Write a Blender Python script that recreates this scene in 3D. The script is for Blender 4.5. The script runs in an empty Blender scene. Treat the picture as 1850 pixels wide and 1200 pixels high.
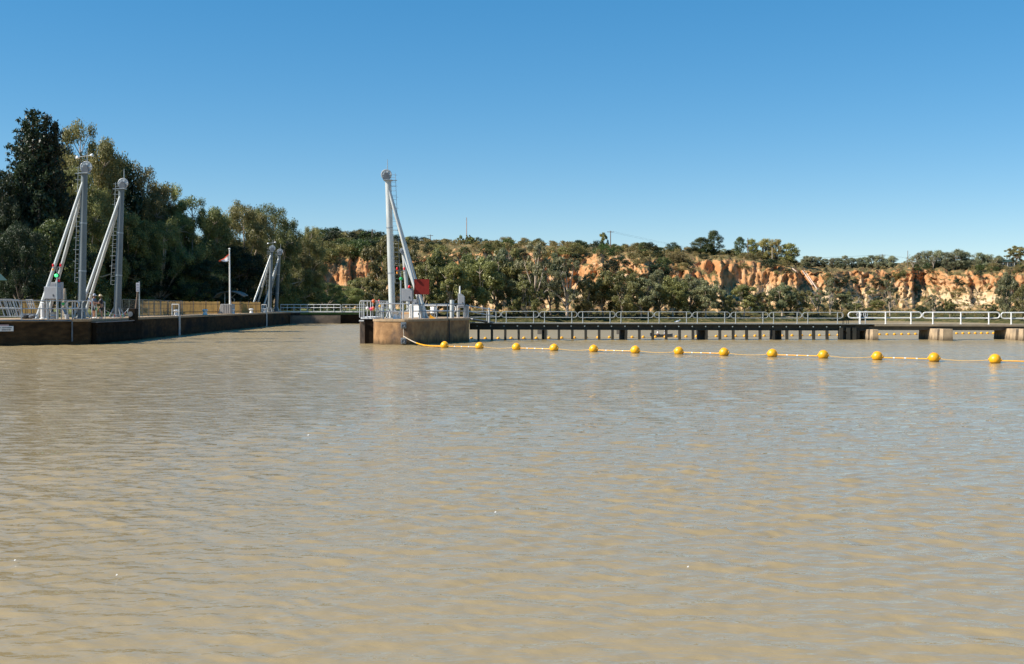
import bpy, math, random
import numpy as np
from mathutils import Vector

SC = bpy.context.scene
COL = SC.collection
R = math.radians
F, CZ, HY = 2056.0, 2.7, 552.0          # focal length in photo pixels, eye height over the water, horizon row
DECK, LOW = 1.75, -2.5                   # lock deck height, level of the lower pool below the weir

def PX(px, y): return (px - 925.0) / F * y
def PZ(py, y): return CZ - (py - HY) / F * y
def P(px, py, y): return Vector((PX(px, y), y, PZ(py, y)))
def W(px, py, level=0.0):
    y = (CZ - level) * F / (py - HY)
    return Vector((PX(px, y), y, level))

VD = Vector((-0.039, 1, 0)).normalized()   # along the lock
UD = Vector((1, 0.039, 0)).normalized()    # across the lock
ZD = Vector((0, 0, 1))

# ------------------------------------------------------------------ materials
MATS = {}
def mat(name, c1, c2=None, scale=4.0, rough=0.6, metal=0.0, bump=0.0, stretch=(1, 1, 1), detail=6, lo=.35, hi=.65, bscale=None, spec=.5, c3=None, scale3=.6, tide=False):
    if name in MATS: return MATS[name]
    m = bpy.data.materials.new(name); m.use_nodes = True
    nt = m.node_tree; N = nt.nodes; L = nt.links
    b = N['Principled BSDF']
    b.inputs['Roughness'].default_value = rough
    b.inputs['Metallic'].default_value = metal
    b.inputs['Specular IOR Level'].default_value = spec
    c2 = c2 or tuple(v * .82 for v in c1)
    tc = N.new('ShaderNodeTexCoord'); mp = N.new('ShaderNodeMapping'); mp.inputs['Scale'].default_value = stretch
    L.new(tc.outputs['Object'], mp.inputs[0])
    nz = N.new('ShaderNodeTexNoise'); nz.inputs['Scale'].default_value = scale; nz.inputs['Detail'].default_value = detail
    L.new(mp.outputs[0], nz.inputs['Vector'])
    rp = N.new('ShaderNodeValToRGB')
    rp.color_ramp.elements[0].position = lo; rp.color_ramp.elements[1].position = hi
    rp.color_ramp.elements[0].color = (*c1, 1); rp.color_ramp.elements[1].color = (*c2, 1)
    L.new(nz.outputs[0], rp.inputs[0])
    out = rp.outputs[0]
    if c3:
        n3 = N.new('ShaderNodeTexNoise'); n3.inputs['Scale'].default_value = scale3; n3.inputs['Detail'].default_value = 4
        L.new(mp.outputs[0], n3.inputs['Vector'])
        r3 = N.new('ShaderNodeValToRGB'); r3.color_ramp.elements[0].position = .5; r3.color_ramp.elements[1].position = .68
        L.new(n3.outputs[0], r3.inputs[0])
        mx = N.new('ShaderNodeMix'); mx.data_type = 'RGBA'
        L.new(r3.outputs[0], mx.inputs[0]); L.new(out, mx.inputs[6]); mx.inputs[7].default_value = (*c3, 1)
        out = mx.outputs[2]
    if tide:      # slimy band and drips left by the water level
        sz = N.new('ShaderNodeSeparateXYZ'); L.new(tc.outputs['Object'], sz.inputs[0])
        m5 = N.new('ShaderNodeMapping'); m5.inputs['Scale'].default_value = (2.2, 2.2, .25); L.new(tc.outputs['Object'], m5.inputs[0])
        n5 = N.new('ShaderNodeTexNoise'); n5.inputs['Scale'].default_value = 1.6; n5.inputs['Detail'].default_value = 5; L.new(m5.outputs[0], n5.inputs['Vector'])
        ma = N.new('ShaderNodeMath'); ma.operation = 'MULTIPLY_ADD'; ma.inputs[1].default_value = -.9; L.new(n5.outputs[0], ma.inputs[0]); L.new(sz.outputs['Z'], ma.inputs[2])
        r5 = N.new('ShaderNodeMapRange'); r5.inputs['From Min'].default_value = -.35; r5.inputs['From Max'].default_value = .0; r5.inputs['To Min'].default_value = .78; r5.inputs['To Max'].default_value = 0; L.new(ma.outputs[0], r5.inputs['Value'])
        x5 = N.new('ShaderNodeMix'); x5.data_type = 'RGBA'; L.new(r5.outputs[0], x5.inputs[0]); L.new(out, x5.inputs[6]); x5.inputs[7].default_value = (.075, .055, .032, 1); out = x5.outputs[2]
    L.new(out, b.inputs['Base Color'])
    if bump:
        n2 = N.new('ShaderNodeTexNoise'); n2.inputs['Scale'].default_value = bscale or scale * 3; n2.inputs['Detail'].default_value = 5
        L.new(mp.outputs[0], n2.inputs['Vector'])
        bp = N.new('ShaderNodeBump'); bp.inputs['Strength'].default_value = 1; bp.inputs['Distance'].default_value = bump
        L.new(n2.outputs[0], bp.inputs['Height']); L.new(bp.outputs[0], b.inputs['Normal'])
    MATS[name] = m
    return m

def glow(name, c, e):
    if name in MATS: return MATS[name]
    m = bpy.data.materials.new(name); m.use_nodes = True
    b = m.node_tree.nodes['Principled BSDF']
    b.inputs['Base Color'].default_value = (*c, 1); b.inputs['Emission Color'].default_value = (*c, 1); b.inputs['Emission Strength'].default_value = e
    b.inputs['Roughness'].default_value = .3
    MATS[name] = m; return m

def foliage(name, dark, light, hue_var=.03, trans=.25):
    m = bpy.data.materials.new(name); m.use_nodes = True
    nt = m.node_tree; N = nt.nodes; L = nt.links
    N.remove(N['Principled BSDF'])
    g = N.new('ShaderNodeNewGeometry')
    tc = N.new('ShaderNodeTexCoord'); nz = N.new('ShaderNodeTexNoise'); nz.inputs['Scale'].default_value = 5; nz.inputs['Detail'].default_value = 2
    L.new(tc.outputs['Object'], nz.inputs['Vector'])
    ad = N.new('ShaderNodeMath'); ad.operation = 'MULTIPLY_ADD'; ad.inputs[1].default_value = .55; 
    L.new(g.outputs['Random Per Island'], ad.inputs[0])
    m2 = N.new('ShaderNodeMath'); m2.operation = 'MULTIPLY_ADD'; m2.inputs[1].default_value = 1.5; m2.inputs[2].default_value = -.52
    L.new(nz.outputs[0], m2.inputs[0]); L.new(m2.outputs[0], ad.inputs[2])
    rp = N.new('ShaderNodeValToRGB'); rp.color_ramp.elements[0].color = (*dark, 1); rp.color_ramp.elements[1].color = (*light, 1)
    rp.color_ramp.elements[0].position = .1; rp.color_ramp.elements[1].position = .95
    L.new(ad.outputs[0], rp.inputs[0])
    oi = N.new('ShaderNodeObjectInfo')
    hs = N.new('ShaderNodeHueSaturation')
    h1 = N.new('ShaderNodeMapRange'); h1.inputs['To Min'].default_value = .5 - hue_var; h1.inputs['To Max'].default_value = .5 + hue_var
    L.new(oi.outputs['Random'], h1.inputs['Value']); L.new(h1.outputs[0], hs.inputs['Hue'])
    mo = N.new('ShaderNodeMath'); mo.operation = 'FRACT'; mm = N.new('ShaderNodeMath'); mm.operation = 'MULTIPLY'; mm.inputs[1].default_value = 7.31
    L.new(oi.outputs['Random'], mm.inputs[0]); L.new(mm.outputs[0], mo.inputs[0])
    h2 = N.new('ShaderNodeMapRange'); h2.inputs['To Min'].default_value = .75; h2.inputs['To Max'].default_value = 1.25
    L.new(mo.outputs[0], h2.inputs['Value']); L.new(h2.outputs[0], hs.inputs['Value'])
    L.new(rp.outputs[0], hs.inputs['Color'])
    d = N.new('ShaderNodeBsdfDiffuse'); t = N.new('ShaderNodeBsdfTranslucent'); mx = N.new('ShaderNodeMixShader'); mx.inputs[0].default_value = trans
    gl = N.new('ShaderNodeBsdfGlossy'); gl.inputs['Roughness'].default_value = .45; gl.inputs['Color'].default_value = (.5, .5, .5, 1)
    mx2 = N.new('ShaderNodeMixShader'); mx2.inputs[0].default_value = .05
    L.new(hs.outputs[0], d.inputs[0]); L.new(hs.outputs[0], t.inputs[0])
    L.new(d.outputs[0], mx.inputs[1]); L.new(t.outputs[0], mx.inputs[2])
    L.new(mx.outputs[0], mx2.inputs[1]); L.new(gl.outputs[0], mx2.inputs[2])
    L.new(mx2.outputs[0], N['Material Output'].inputs[0])
    return m

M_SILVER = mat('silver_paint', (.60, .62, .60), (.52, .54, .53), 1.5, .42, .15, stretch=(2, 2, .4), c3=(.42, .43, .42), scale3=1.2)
M_SILVER_SHADED = mat('shaded_silver_paint', (.17, .20, .215), (.13, .155, .165), 1.5, .5, .1, stretch=(2, 2, .4))  # left bank mast posts: shade on the silver put into the colour
M_GALV = mat('galvanised_steel', (.40, .43, .45), (.31, .34, .36), 5, .42, .5)
M_GREYBOX = mat('grey_cabinet_paint', (.36, .37, .39), (.30, .31, .33), 3, .5, stretch=(1, 1, .3))
M_DARKGREY = mat('dark_grey_steel', (.13, .15, .17), (.09, .10, .12), 3, .5)
M_RAIL = mat('rail_aluminium', (.55, .56, .56), (.45, .46, .46), 6, .4, .3)
M_RAILGREY = mat('dull_rail_grey', (.40, .42, .41), (.32, .34, .33), 6, .5, .1)
M_WHITE = mat('white_paint', (.80, .80, .78), (.72, .71, .68), 4, .4)
M_CONC = mat('brown_concrete', (.40, .235, .115), (.26, .150, .075), 2.2, .95, spec=.1, bump=.03, bscale=14, c3=(.15, .10, .07), scale3=.9, tide=True)
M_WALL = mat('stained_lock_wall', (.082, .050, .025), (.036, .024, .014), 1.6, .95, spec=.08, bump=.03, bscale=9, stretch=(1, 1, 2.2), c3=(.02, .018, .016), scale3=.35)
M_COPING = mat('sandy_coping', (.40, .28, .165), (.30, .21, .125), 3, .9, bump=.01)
M_PIER = mat('pale_pier_concrete', (.50, .37, .23), (.40, .29, .18), 2.5, .9, bump=.02, bscale=12, c3=(.28, .21, .14), scale3=1.1, tide=True)
M_BLOCK = mat('grey_concrete', (.40, .38, .36), (.31, .30, .29), 2, .9, bump=.01, stretch=(1, 1, .4))
M_GATE = mat('black_gate_steel', (.030, .022, .014), (.016, .012, .009), 2, .9, spec=.06, c3=(.04, .028, .018), scale3=1.5)
M_GATEPOST = mat('weathered_gate_post', (.16, .12, .085), (.05, .042, .035), 2.5, .8, stretch=(3, 3, .5), c3=(.20, .11, .06), scale3=1.5)
M_DKSTEEL = mat('trestle_dark_steel', (.050, .050, .040), (.032, .032, .026), 3, .7, spec=.25, c3=(.055, .05, .04), scale3=1.)
M_YELLOW = mat('yellow_plastic', (.86, .40, .006), (.80, .36, .006), 3, .33, c3=(.74, .35, .02), scale3=2.5)
M_ROPE = mat('yellow_rope', (.66, .42, .14), (.50, .30, .10), 30, .8)
M_CHAINROPE = mat('pale_rope', (.55, .46, .35), (.35, .29, .22), 20, .8)
M_RED = mat('red_sign_paint', (.24, .024, .017), (.20, .020, .014), 5, .6, spec=.2)
M_REDLAMP = glow('red_lamp', (.70, .008, .012), .06)
M_GREENLAMP = glow('green_lamp', (.06, .75, .22), .9)
M_GREENOFF = glow('dim_green_lamp', (.03, .35, .10), .15)
M_AMBER = glow('amber_lamp', (.8, .3, .03), .1)
M_BLACK = mat('black_rubber', (.02, .02, .02), (.015, .015, .015), 5, .7)
M_WOODPOLE = mat('pole_timber', (.22, .16, .12), (.15, .11, .09), 3, .9, stretch=(4, 4, .4))
M_TANFENCE = mat('brush_fence', (.58, .37, .12), (.40, .25, .09), 6, .9, stretch=(6, 6, .5), c3=(.24, .15, .07), scale3=.8)
M_WIRE = mat('fence_wire', (.10, .12, .11), (.07, .08, .08), 3, .5, .3)
M_GREEN_ROOF = mat('blue_green_roof', (.055, .14, .15), (.045, .115, .125), 3, .5)
M_HOUSE = mat('cream_wall', (.62, .50, .34), (.52, .42, .30), 2, .8)
M_HOUSEROOF = mat('dark_green_roof', (.035, .06, .035), (.025, .045, .03), 3, .6)
M_SKIN = mat('skin', (.50, .27, .17), (.44, .22, .14), 8, .55)
M_BARK = mat('pale_bark', (.52, .42, .32), (.30, .23, .17), 6, .85, stretch=(1, 1, .3))
M_BARKDK = mat('dark_bark', (.12, .09, .07), (.07, .055, .04), 6, .9, stretch=(1, 1, .3))
L_GUM = foliage('gum_leaves', (.098, .108, .034), (.39, .37, .13), trans=.42)
L_GUMBLUE = foliage('grey_gum_leaves', (.12, .13, .062), (.41, .39, .20), trans=.42)
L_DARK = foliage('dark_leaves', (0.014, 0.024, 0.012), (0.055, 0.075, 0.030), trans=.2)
L_BRIGHT = foliage('bright_leaves', (.042, .066, .018), (.14, .175, .052), trans=.3)
L_SCRUB = foliage('scrub_leaves', (.13, .12, .042), (.38, .32, .12), trans=.42)
L_OLIVE = foliage('yellow_olive_leaves', (.20, .19, .055), (.52, .44, .15), trans=.3)
L_MID = foliage('mid_green_leaves', (.04, .062, .022), (.15, .18, .06), trans=.35)
L_POPLAR = foliage('blue_green_leaves', (.15, .165, .09), (.44, .44, .26), trans=.4)

# ------------------------------------------------------------------ mesh building
def wloc(o):
    v = Vector((0, 0, 0))
    while o is not None:
        v += o.location; o = o.parent
    return v

def link(o):
    COL.objects.link(o); return o

def tag(o, label, cat, group=None, kind=None):
    if label: o['label'] = label
    if cat: o['category'] = cat
    if group: o['group'] = group
    if kind: o['kind'] = kind
    return o

def thing(name, loc, label, cat, group=None):
    o = bpy.data.objects.new(name, None); o.location = loc; o.empty_display_size = .2
    link(o); return tag(o, label, cat, group)

class MB:
    def __init__(s): s.v = []; s.f = []
    def add(s, vs, fs):
        n = len(s.v); s.v += [tuple(v) for v in vs]; s.f += [tuple(i + n for i in f) for f in fs]
    def obox(s, c, ax, ay, az):
        c, ax, ay, az = Vector(c), Vector(ax), Vector(ay), Vector(az)
        vs = [c + ax * i + ay * j + az * k for i in (-1, 1) for j in (-1, 1) for k in (-1, 1)]
        s.add(vs, [(0, 1, 3, 2), (4, 6, 7, 5), (0, 4, 5, 1), (2, 3, 7, 6), (0, 2, 6, 4), (1, 5, 7, 3)])
        return s
    def box(s, c, sx, sy, sz, u=None):
        u = Vector(u).normalized() if u is not None else Vector((1, 0, 0))
        v = Vector((-u.y, u.x, 0))
        return s.obox(c, u * sx / 2, v * sy / 2, ZD * sz / 2)
    def bar(s, a, b, w, h=None, up=ZD):
        a, b = Vector(a), Vector(b); h = h or w
        d = (b - a); n = d.normalized(); side = n.cross(up)
        if side.length < 1e-4: side = Vector((1, 0, 0))
        side.normalize(); u2 = side.cross(n)
        return s.obox((a + b) / 2, d / 2, side * w / 2, u2 * h / 2)
    def tube(s, a, b, r0, r1=None, n=8):
        return s.path([a, b], [r0, r0 if r1 is None else r1], n)
    def path(s, pts, r, n=8, cap=True, closed=False):
        pts = [Vector(p) for p in pts]; k = len(pts)
        rs = r if isinstance(r, (list, tuple)) else [r] * k
        vs = []; prev = None
        for i, p in enumerate(pts):
            if closed: d = pts[(i + 1) % k] - pts[i - 1]
            else: d = pts[min(i + 1, k - 1)] - pts[max(i - 1, 0)]
            d.normalize()
            if prev is None:
                ref = Vector((0, 0, 1)) if abs(d.z) < .9 else Vector((1, 0, 0))
                x = d.cross(ref).normalized()
            else:
                x = prev - d * prev.dot(d)
                x = x.normalized() if x.length > 1e-5 else d.orthogonal().normalized()
            prev = x; y = d.cross(x)
            for j in range(n):
                a = 2 * math.pi * j / n
                vs.append(p + (x * math.cos(a) + y * math.sin(a)) * rs[i])
        fs = []
        for i in range(k if closed else k - 1):
            i2 = (i + 1) % k
            for j in range(n):
                j2 = (j + 1) % n
                fs.append((i * n + j, i * n + j2, i2 * n + j2, i2 * n + j))
        if cap and not closed:
            fs.append(tuple(range(n))[::-1]); fs.append(tuple((k - 1) * n + j for j in range(n)))
        s.add(vs, fs); return s
    def lathe(s, c, prof, n=16, axis=ZD, squash=1.0):
        axis = Vector(axis).normalized(); x = axis.orthogonal().normalized()
        if abs(axis.z) > .99: x = Vector((1, 0, 0))
        y = axis.cross(x); c = Vector(c); vs = []
        for r, h in prof:
            for j in range(n):
                a = 2 * math.pi * j / n
                vs.append(c + x * (r * math.cos(a)) + y * (r * math.sin(a) * squash) + axis * h)
        fs = []
        for i in range(len(prof) - 1):
            for j in range(n):
                j2 = (j + 1) % n; fs.append((i * n + j, i * n + j2, (i + 1) * n + j2, (i + 1) * n + j))
        fs.append(tuple(range(n))[::-1]); fs.append(tuple((len(prof) - 1) * n + j for j in range(n)))
        s.add(vs, fs); return s
    def ball(s, c, rx, ry=None, rz=None, nu=14, nv=9):
        ry = ry or rx; rz = rz or rx; c = Vector(c); vs = [c + ZD * -rz]; fs = []
        for i in range(1, nv):
            t = math.pi * i / nv
            for j in range(nu):
                a = 2 * math.pi * j / nu
                vs.append(c + Vector((rx * math.sin(t) * math.cos(a), ry * math.sin(t) * math.sin(a), -rz * math.cos(t))))
        vs.append(c + ZD * rz); top = len(vs) - 1
        for j in range(nu):
            j2 = (j + 1) % nu; fs.append((0, 1 + j2, 1 + j))
            for i in range(nv - 2): fs.append((1 + i * nu + j, 1 + i * nu + j2, 1 + (i + 1) * nu + j2, 1 + (i + 1) * nu + j))
            fs.append((1 + (nv - 2) * nu + j, 1 + (nv - 2) * nu + j2, top))
        s.add(vs, fs); return s
    def prism(s, poly, z0, z1):
        n = len(poly)
        vs = [(p[0], p[1], z0) for p in poly] + [(p[0], p[1], z1) for p in poly]
        s.add(vs, [tuple(range(n))[::-1], tuple(range(n, 2 * n))] + [(i, (i + 1) % n, n + (i + 1) % n, n + i) for i in range(n)])
        return s
    def each(s, name, m, parent, smooth=False, bevel=0):
        """every separate piece collected here becomes a part of its own"""
        root = list(range(len(s.v)))
        def find(a):
            while root[a] != a: root[a] = root[root[a]]; a = root[a]
            return a
        for f in s.f:
            for k in f[1:]: root[find(k)] = find(f[0])
        groups = {}
        for f in s.f: groups.setdefault(find(f[0]), []).append(f)
        for fs in groups.values():
            ids = sorted({i for f in fs for i in f}); mp = {i: n for n, i in enumerate(ids)}; q = MB()
            q.add([s.v[i] for i in ids], [tuple(mp[i] for i in f) for f in fs]); q.build(name, m, parent, smooth, None, bevel)
    def build(s, name, m, parent=None, smooth=False, loc=None, bevel=0):
        off = wloc(parent) if parent else (Vector(loc) if loc is not None else Vector((0, 0, 0)))
        me = bpy.data.meshes.new(name)
        me.from_pydata([(v[0] - off.x, v[1] - off.y, v[2] - off.z) for v in s.v], [], s.f)
        me.materials.append(m); me.validate()
        if smooth:
            me.polygons.foreach_set('use_smooth', [True] * len(me.polygons))
            try: me.set_sharp_from_angle(angle=R(40))
            except Exception: pass
        o = bpy.data.objects.new(name, me); link(o)
        if parent: o.parent = parent
        elif loc is not None: o.location = loc
        if bevel:
            b = o.modifiers.new('bevel', 'BEVEL'); b.width = bevel; b.segments = 2; b.limit_method = 'ANGLE'; b.angle_limit = R(50)
        return o

def np_mesh(name, v, f, m, smooth=True):
    me = bpy.data.meshes.new(name)
    k = f.shape[1]
    me.vertices.add(len(v)); me.vertices.foreach_set('co', np.ascontiguousarray(v, dtype=np.float32).ravel())
    me.loops.add(f.size); me.loops.foreach_set('vertex_index', np.ascontiguousarray(f, dtype=np.int32).ravel())
    me.polygons.add(len(f)); me.polygons.foreach_set('loop_start', np.arange(0, f.size, k, dtype=np.int32))
    if smooth: me.polygons.foreach_set('use_smooth', np.ones(len(f), dtype=bool))
    me.update(calc_edges=True); me.materials.append(m)
    return me

def copy_tree(o, parent=None):
    kids = list(o.children)
    c = o.copy(); link(c)
    if parent is not None: c.parent = parent
    for k in kids: copy_tree(k, c)
    return c

def loop_pts(a, b, z0, z1, n=6):
    """stadium loop from a to b (bottom centre line ends) between heights"""
    a, b = Vector(a), Vector(b); d = (b - a).normalized(); r = (z1 - z0) / 2
    pts = []
    for i in range(n + 1):
        t = -math.pi / 2 + math.pi * i / n
        pts.append(b - d * r + d * (r * math.cos(t)) + ZD * ((z0 + z1) / 2 - b.z + r * math.sin(t)))
    for i in range(n + 1):
        t = math.pi / 2 + math.pi * i / n
        pts.append(a + d * r + d * (r * math.cos(t)) + ZD * ((z0 + z1) / 2 - a.z + r * math.sin(t)))
    return pts

# ------------------------------------------------------------------ numpy noise
def vnoise(x, y, seed=0):
    xi = np.floor(x).astype(np.int64); yi = np.floor(y).astype(np.int64); xf = x - xi; yf = y - yi
    def h(a, b):
        n = (a * 374761393 + b * 668265263 + seed * 1274126177) & 0xffffffff
        n = ((n ^ (n >> 13)) * 1274126177) & 0xffffffff
        return ((n ^ (n >> 16)) & 0xffff) / 65535.0
    u = xf * xf * (3 - 2 * xf); v = yf * yf * (3 - 2 * yf)
    return (h(xi, yi) * (1 - u) + h(xi + 1, yi) * u) * (1 - v) + (h(xi, yi + 1) * (1 - u) + h(xi + 1, yi + 1) * u) * v
def fbm(x, y, o=4, seed=0):
    s = 0; a = .5; t = 0
    for i in range(o):
        s = s + a * vnoise(x * 2 ** i, y * 2 ** i, seed + i * 17); t += a; a *= .5
    return s / t

# ------------------------------------------------------------------ camera, world, sun
cam = bpy.data.cameras.new('camera'); co = link(bpy.data.objects.new('camera', cam))
co.location = (0, 0, CZ); co.rotation_euler = (R(90), 0, 0)
cam.sensor_width = 36; cam.lens = 36 * F / 1850; cam.shift_y = -(600 - HY) / 1850
cam.clip_start = .3; cam.clip_end = 20000
SC.camera = co
SUN_EL, SUN_AZ = 40, 254
w = bpy.data.worlds.new('World'); SC.world = w; w.use_nodes = True
nt = w.node_tree; bg = nt.nodes['Background']
sky = nt.nodes.new('ShaderNodeTexSky'); sky.sky_type = 'NISHITA'; sky.sun_disc = False
sky.sun_elevation = R(SUN_EL); sky.sun_rotation = R(SUN_AZ); sky.air_density = .75; sky.dust_density = 0; sky.ozone_density = 3; sky.altitude = 0
hs_ = nt.nodes.new('ShaderNodeHueSaturation'); hs_.inputs['Saturation'].default_value = 1.76; hs_.inputs['Value'].default_value = 1.08; hs_.inputs['Hue'].default_value = .4965     # slide film renders the clear sky this deep
gm_ = nt.nodes.new('ShaderNodeGamma'); gm_.inputs[1].default_value = .6
nt.links.new(sky.outputs[0], gm_.inputs[0]); nt.links.new(gm_.outputs[0], hs_.inputs['Color']); nt.links.new(hs_.outputs[0], bg.inputs[0]); bg.inputs[1].default_value = .148
sl = bpy.data.lights.new('sun', 'SUN'); sl.energy = 4.6; sl.angle = R(.53); sl.color = (1, .93, .82)
so = link(bpy.data.objects.new('sun', sl))
sd = Vector((math.sin(R(SUN_AZ)) * math.cos(R(SUN_EL)), math.cos(R(SUN_AZ)) * math.cos(R(SUN_EL)), math.sin(R(SUN_EL))))
so.rotation_euler = sd.to_track_quat('Z', 'Y').to_euler(); so.location = (-60, 0, 60)
SC.view_settings.view_transform = 'Standard'; SC.view_settings.look = 'None'; SC.view_settings.gamma = 1
SC.view_settings.exposure = 0.74
SC.cycles.max_bounces = 6; SC.cycles.diffuse_bounces = 3; SC.cycles.glossy_bounces = 3; SC.cycles.transmission_bounces = 3; SC.cycles.transparent_max_bounces = 4
SC.cycles.sample_clamp_indirect = 6; SC.cycles.caustics_reflective = False; SC.cycles.caustics_refractive = False

# ------------------------------------------------------------------ water
def water_mat(name, ripple):
    m = bpy.data.materials.new(name); m.use_nodes = True
    N = m.node_tree.nodes; L = m.node_tree.links; b = N['Principled BSDF']
    b.inputs['Roughness'].default_value = .03; b.inputs['Specular IOR Level'].default_value = .33; b.inputs['IOR'].default_value = 1.33
    tc = N.new('ShaderNodeTexCoord'); mp = N.new('ShaderNodeMapping'); mp.inputs['Scale'].default_value = (.5, 1, 1)
    L.new(tc.outputs['Object'], mp.inputs[0])
    big = N.new('ShaderNodeTexNoise'); big.inputs['Scale'].default_value = .06; big.inputs['Detail'].default_value = 3
    L.new(mp.outputs[0], big.inputs['Vector'])
    rp = N.new('ShaderNodeValToRGB'); rp.color_ramp.elements[0].color = (.322, .242, .124, 1); rp.color_ramp.elements[1].color = (.296, .226, .120, 1)
    rp.color_ramp.elements[0].position = .35; rp.color_ramp.elements[1].position = .65
    L.new(big.outputs[0], rp.inputs[0]); L.new(rp.outputs[0], b.inputs['Base Color'])
    ys_ = N.new('ShaderNodeSeparateXYZ'); L.new(tc.outputs['Object'], ys_.inputs[0])
    rr_ = N.new('ShaderNodeMapRange'); rr_.inputs['From Min'].default_value = 25; rr_.inputs['From Max'].default_value = 85; rr_.inputs['To Min'].default_value = .03; rr_.inputs['To Max'].default_value = .21 if ripple > .5 else .3
    L.new(ys_.outputs['Y'], rr_.inputs['Value']); L.new(rr_.outputs[0], b.inputs['Roughness'])       # fine wind ripple of the open reach
    sp_ = N.new('ShaderNodeMapRange'); sp_.inputs['From Min'].default_value = 18; sp_.inputs['From Max'].default_value = 70; sp_.inputs['To Min'].default_value = .34; sp_.inputs['To Max'].default_value = .09
    L.new(ys_.outputs['Y'], sp_.inputs['Value']); L.new(sp_.outputs[0], b.inputs['Specular IOR Level'])      # choppy water mirrors less
    last = None
    for sc, dist, det in ((2.6, .14 * ripple, 4), (9, .012 * ripple, 2)):
        n = N.new('ShaderNodeTexNoise'); n.inputs['Scale'].default_value = sc; n.inputs['Detail'].default_value = det
        L.new(mp.outputs[0], n.inputs['Vector'])
        bp = N.new('ShaderNodeBump'); bp.inputs['Strength'].default_value = 1; bp.inputs['Distance'].default_value = dist
        if sc < 5:      # open reach is more ruffled than the sheltered near water
            sx = N.new('ShaderNodeSeparateXYZ'); L.new(tc.outputs['Object'], sx.inputs[0])
            mr = N.new('ShaderNodeMapRange'); mr.inputs['From Min'].default_value = 12; mr.inputs['From Max'].default_value = 70; mr.inputs['To Min'].default_value = dist * .5; mr.inputs['To Max'].default_value = dist * 1.7
            L.new(sx.outputs['Y'], mr.inputs['Value']); L.new(mr.outputs[0], bp.inputs['Distance'])
        L.new(n.outputs[0], bp.inputs['Height'])
        if last: L.new(last, bp.inputs['Normal'])
        last = bp.outputs[0]
    L.new(last, b.inputs['Normal'])
    return m

def bridge_y(x): return 89.0 + .02 * (x + 3)

def make_water():
    rows = [6.0]
    while rows[-1] < 91.5:
        y = rows[-1]; rows.append(y + min(max(y * y * .00013, .03), .30))
    rows = np.array(rows); rows[-1] = 91.5
    nc = 860
    t = np.linspace(-1, 1, nc)
    Y = np.repeat(rows[:, None], nc, 1); X = t[None, :] * (.55 * Y + 3)
    d_row = np.clip(Y * Y * .00013, .03, .30); d_col = (.55 * Y + 3) * 2 / nc
    def waves(X, Y, d_row, d_col):
        rng = np.random.default_rng(5)
        H = np.zeros_like(X)
        gust = .55 + .9 * fbm(X * .05 + 9, Y * .035, 3, 3)
        gust = gust * (.75 + .5 * fbm(X * .3 + 2, Y * .2, 2, 8))
        wx = X + .25 * (fbm(X * .7, Y * .7, 2, 21) - .5); wy = Y + .25 * (fbm(X * .7 + 40, Y * .7, 2, 22) - .5)
        for l in np.geomspace(.12, 1.5, 72):
            th = R(88) + rng.normal(0, .55); k = 2 * math.pi / l
            a = .0138 * (.9 if l < .3 else 1.1 if l < .6 else .7 if l < .85 else .25) / k * 1.5
            wgt = np.clip((l / np.maximum(d_row, 1e-3) - 3) / 3, 0, 1) * np.clip((l / max(abs(math.cos(th)), .12) / d_col - 3) / 3, 0, 1)
            H += a * wgt * np.sin(k * (math.cos(th) * wx + math.sin(th) * wy) + rng.uniform(0, 6.28))
        H *= gust
        H = H + 6.0 * H * np.abs(H)          # peakier crests
        ww = np.clip((Y - 26) / 26, 0, 1); G_ = np.zeros_like(X)      # choppier open reach
        for l in np.geomspace(.75, 1.9, 44):
            th = R(88) + rng.normal(0, .6); k = 2 * math.pi / l
            G_ += .0135 / k * np.sin(k * (math.cos(th) * wx + math.sin(th) * wy) + rng.uniform(0, 6.28))
        return H + G_ * ww * (.6 + .4 * gust)
    H = waves(X, Y, d_row, d_col)
    far = np.clip((91.4 - Y) / 1.2, 0, 1)
    Z = H * far
    # outer columns stretch the sheet sideways
    X[:, 0] = -400; X[:, -1] = 400; Z[:, 0] = 0; Z[:, -1] = 0
    V = np.stack([X, Y, Z], -1).reshape(-1, 3); nr = len(rows)
    idx = np.arange(nr * nc).reshape(nr, nc)
    Fq = np.stack([idx[:-1, :-1], idx[:-1, 1:], idx[1:, 1:], idx[1:, :-1]], -1).reshape(-1, 4)
    n0 = len(V)
    extra = np.array([[-400, -200, 0], [400, -200, 0], [400, 6, 0], [-400, 6, 0],
                      ], float)
    cy, cx = np.meshgrid(np.linspace(91.5, 171, 260), np.linspace(-38, -6, 110), indexing='ij')
    cz = waves(cx, cy, np.full_like(cx, .3), .29) * np.clip((cy - 91.5) / 1.2, 0, 1)
    ci = np.arange(260 * 110).reshape(260, 110) + n0 + 4
    Fq = np.concatenate([Fq, np.array([[0, 1, 2, 3]]) + n0, np.stack([ci[:-1, :-1], ci[:-1, 1:], ci[1:, 1:], ci[1:, :-1]], -1).reshape(-1, 4)])
    V = np.concatenate([V, extra, np.stack([cx, cy, cz], -1).reshape(-1, 3)])
    o = link(bpy.data.objects.new('river_water', np_mesh('river_water', V, Fq, water_mat('muddy_water', .55))))
    tag(o, 'calm muddy tan river water filling the foreground', 'water', kind='structure')
    V2 = np.array([[-3000, 92.5, LOW], [3000, 92.5, LOW], [3000, 6000, LOW], [-3000, 6000, LOW]], float)
    o = link(bpy.data.objects.new('lower_river_water', np_mesh('lower_river_water', V2, np.array([[0, 1, 2, 3]]), water_mat('lower_muddy_water', .5))))
    tag(o, 'grey brown water of the lower pool behind the bridge', 'water', kind='structure')
make_water()

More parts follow.
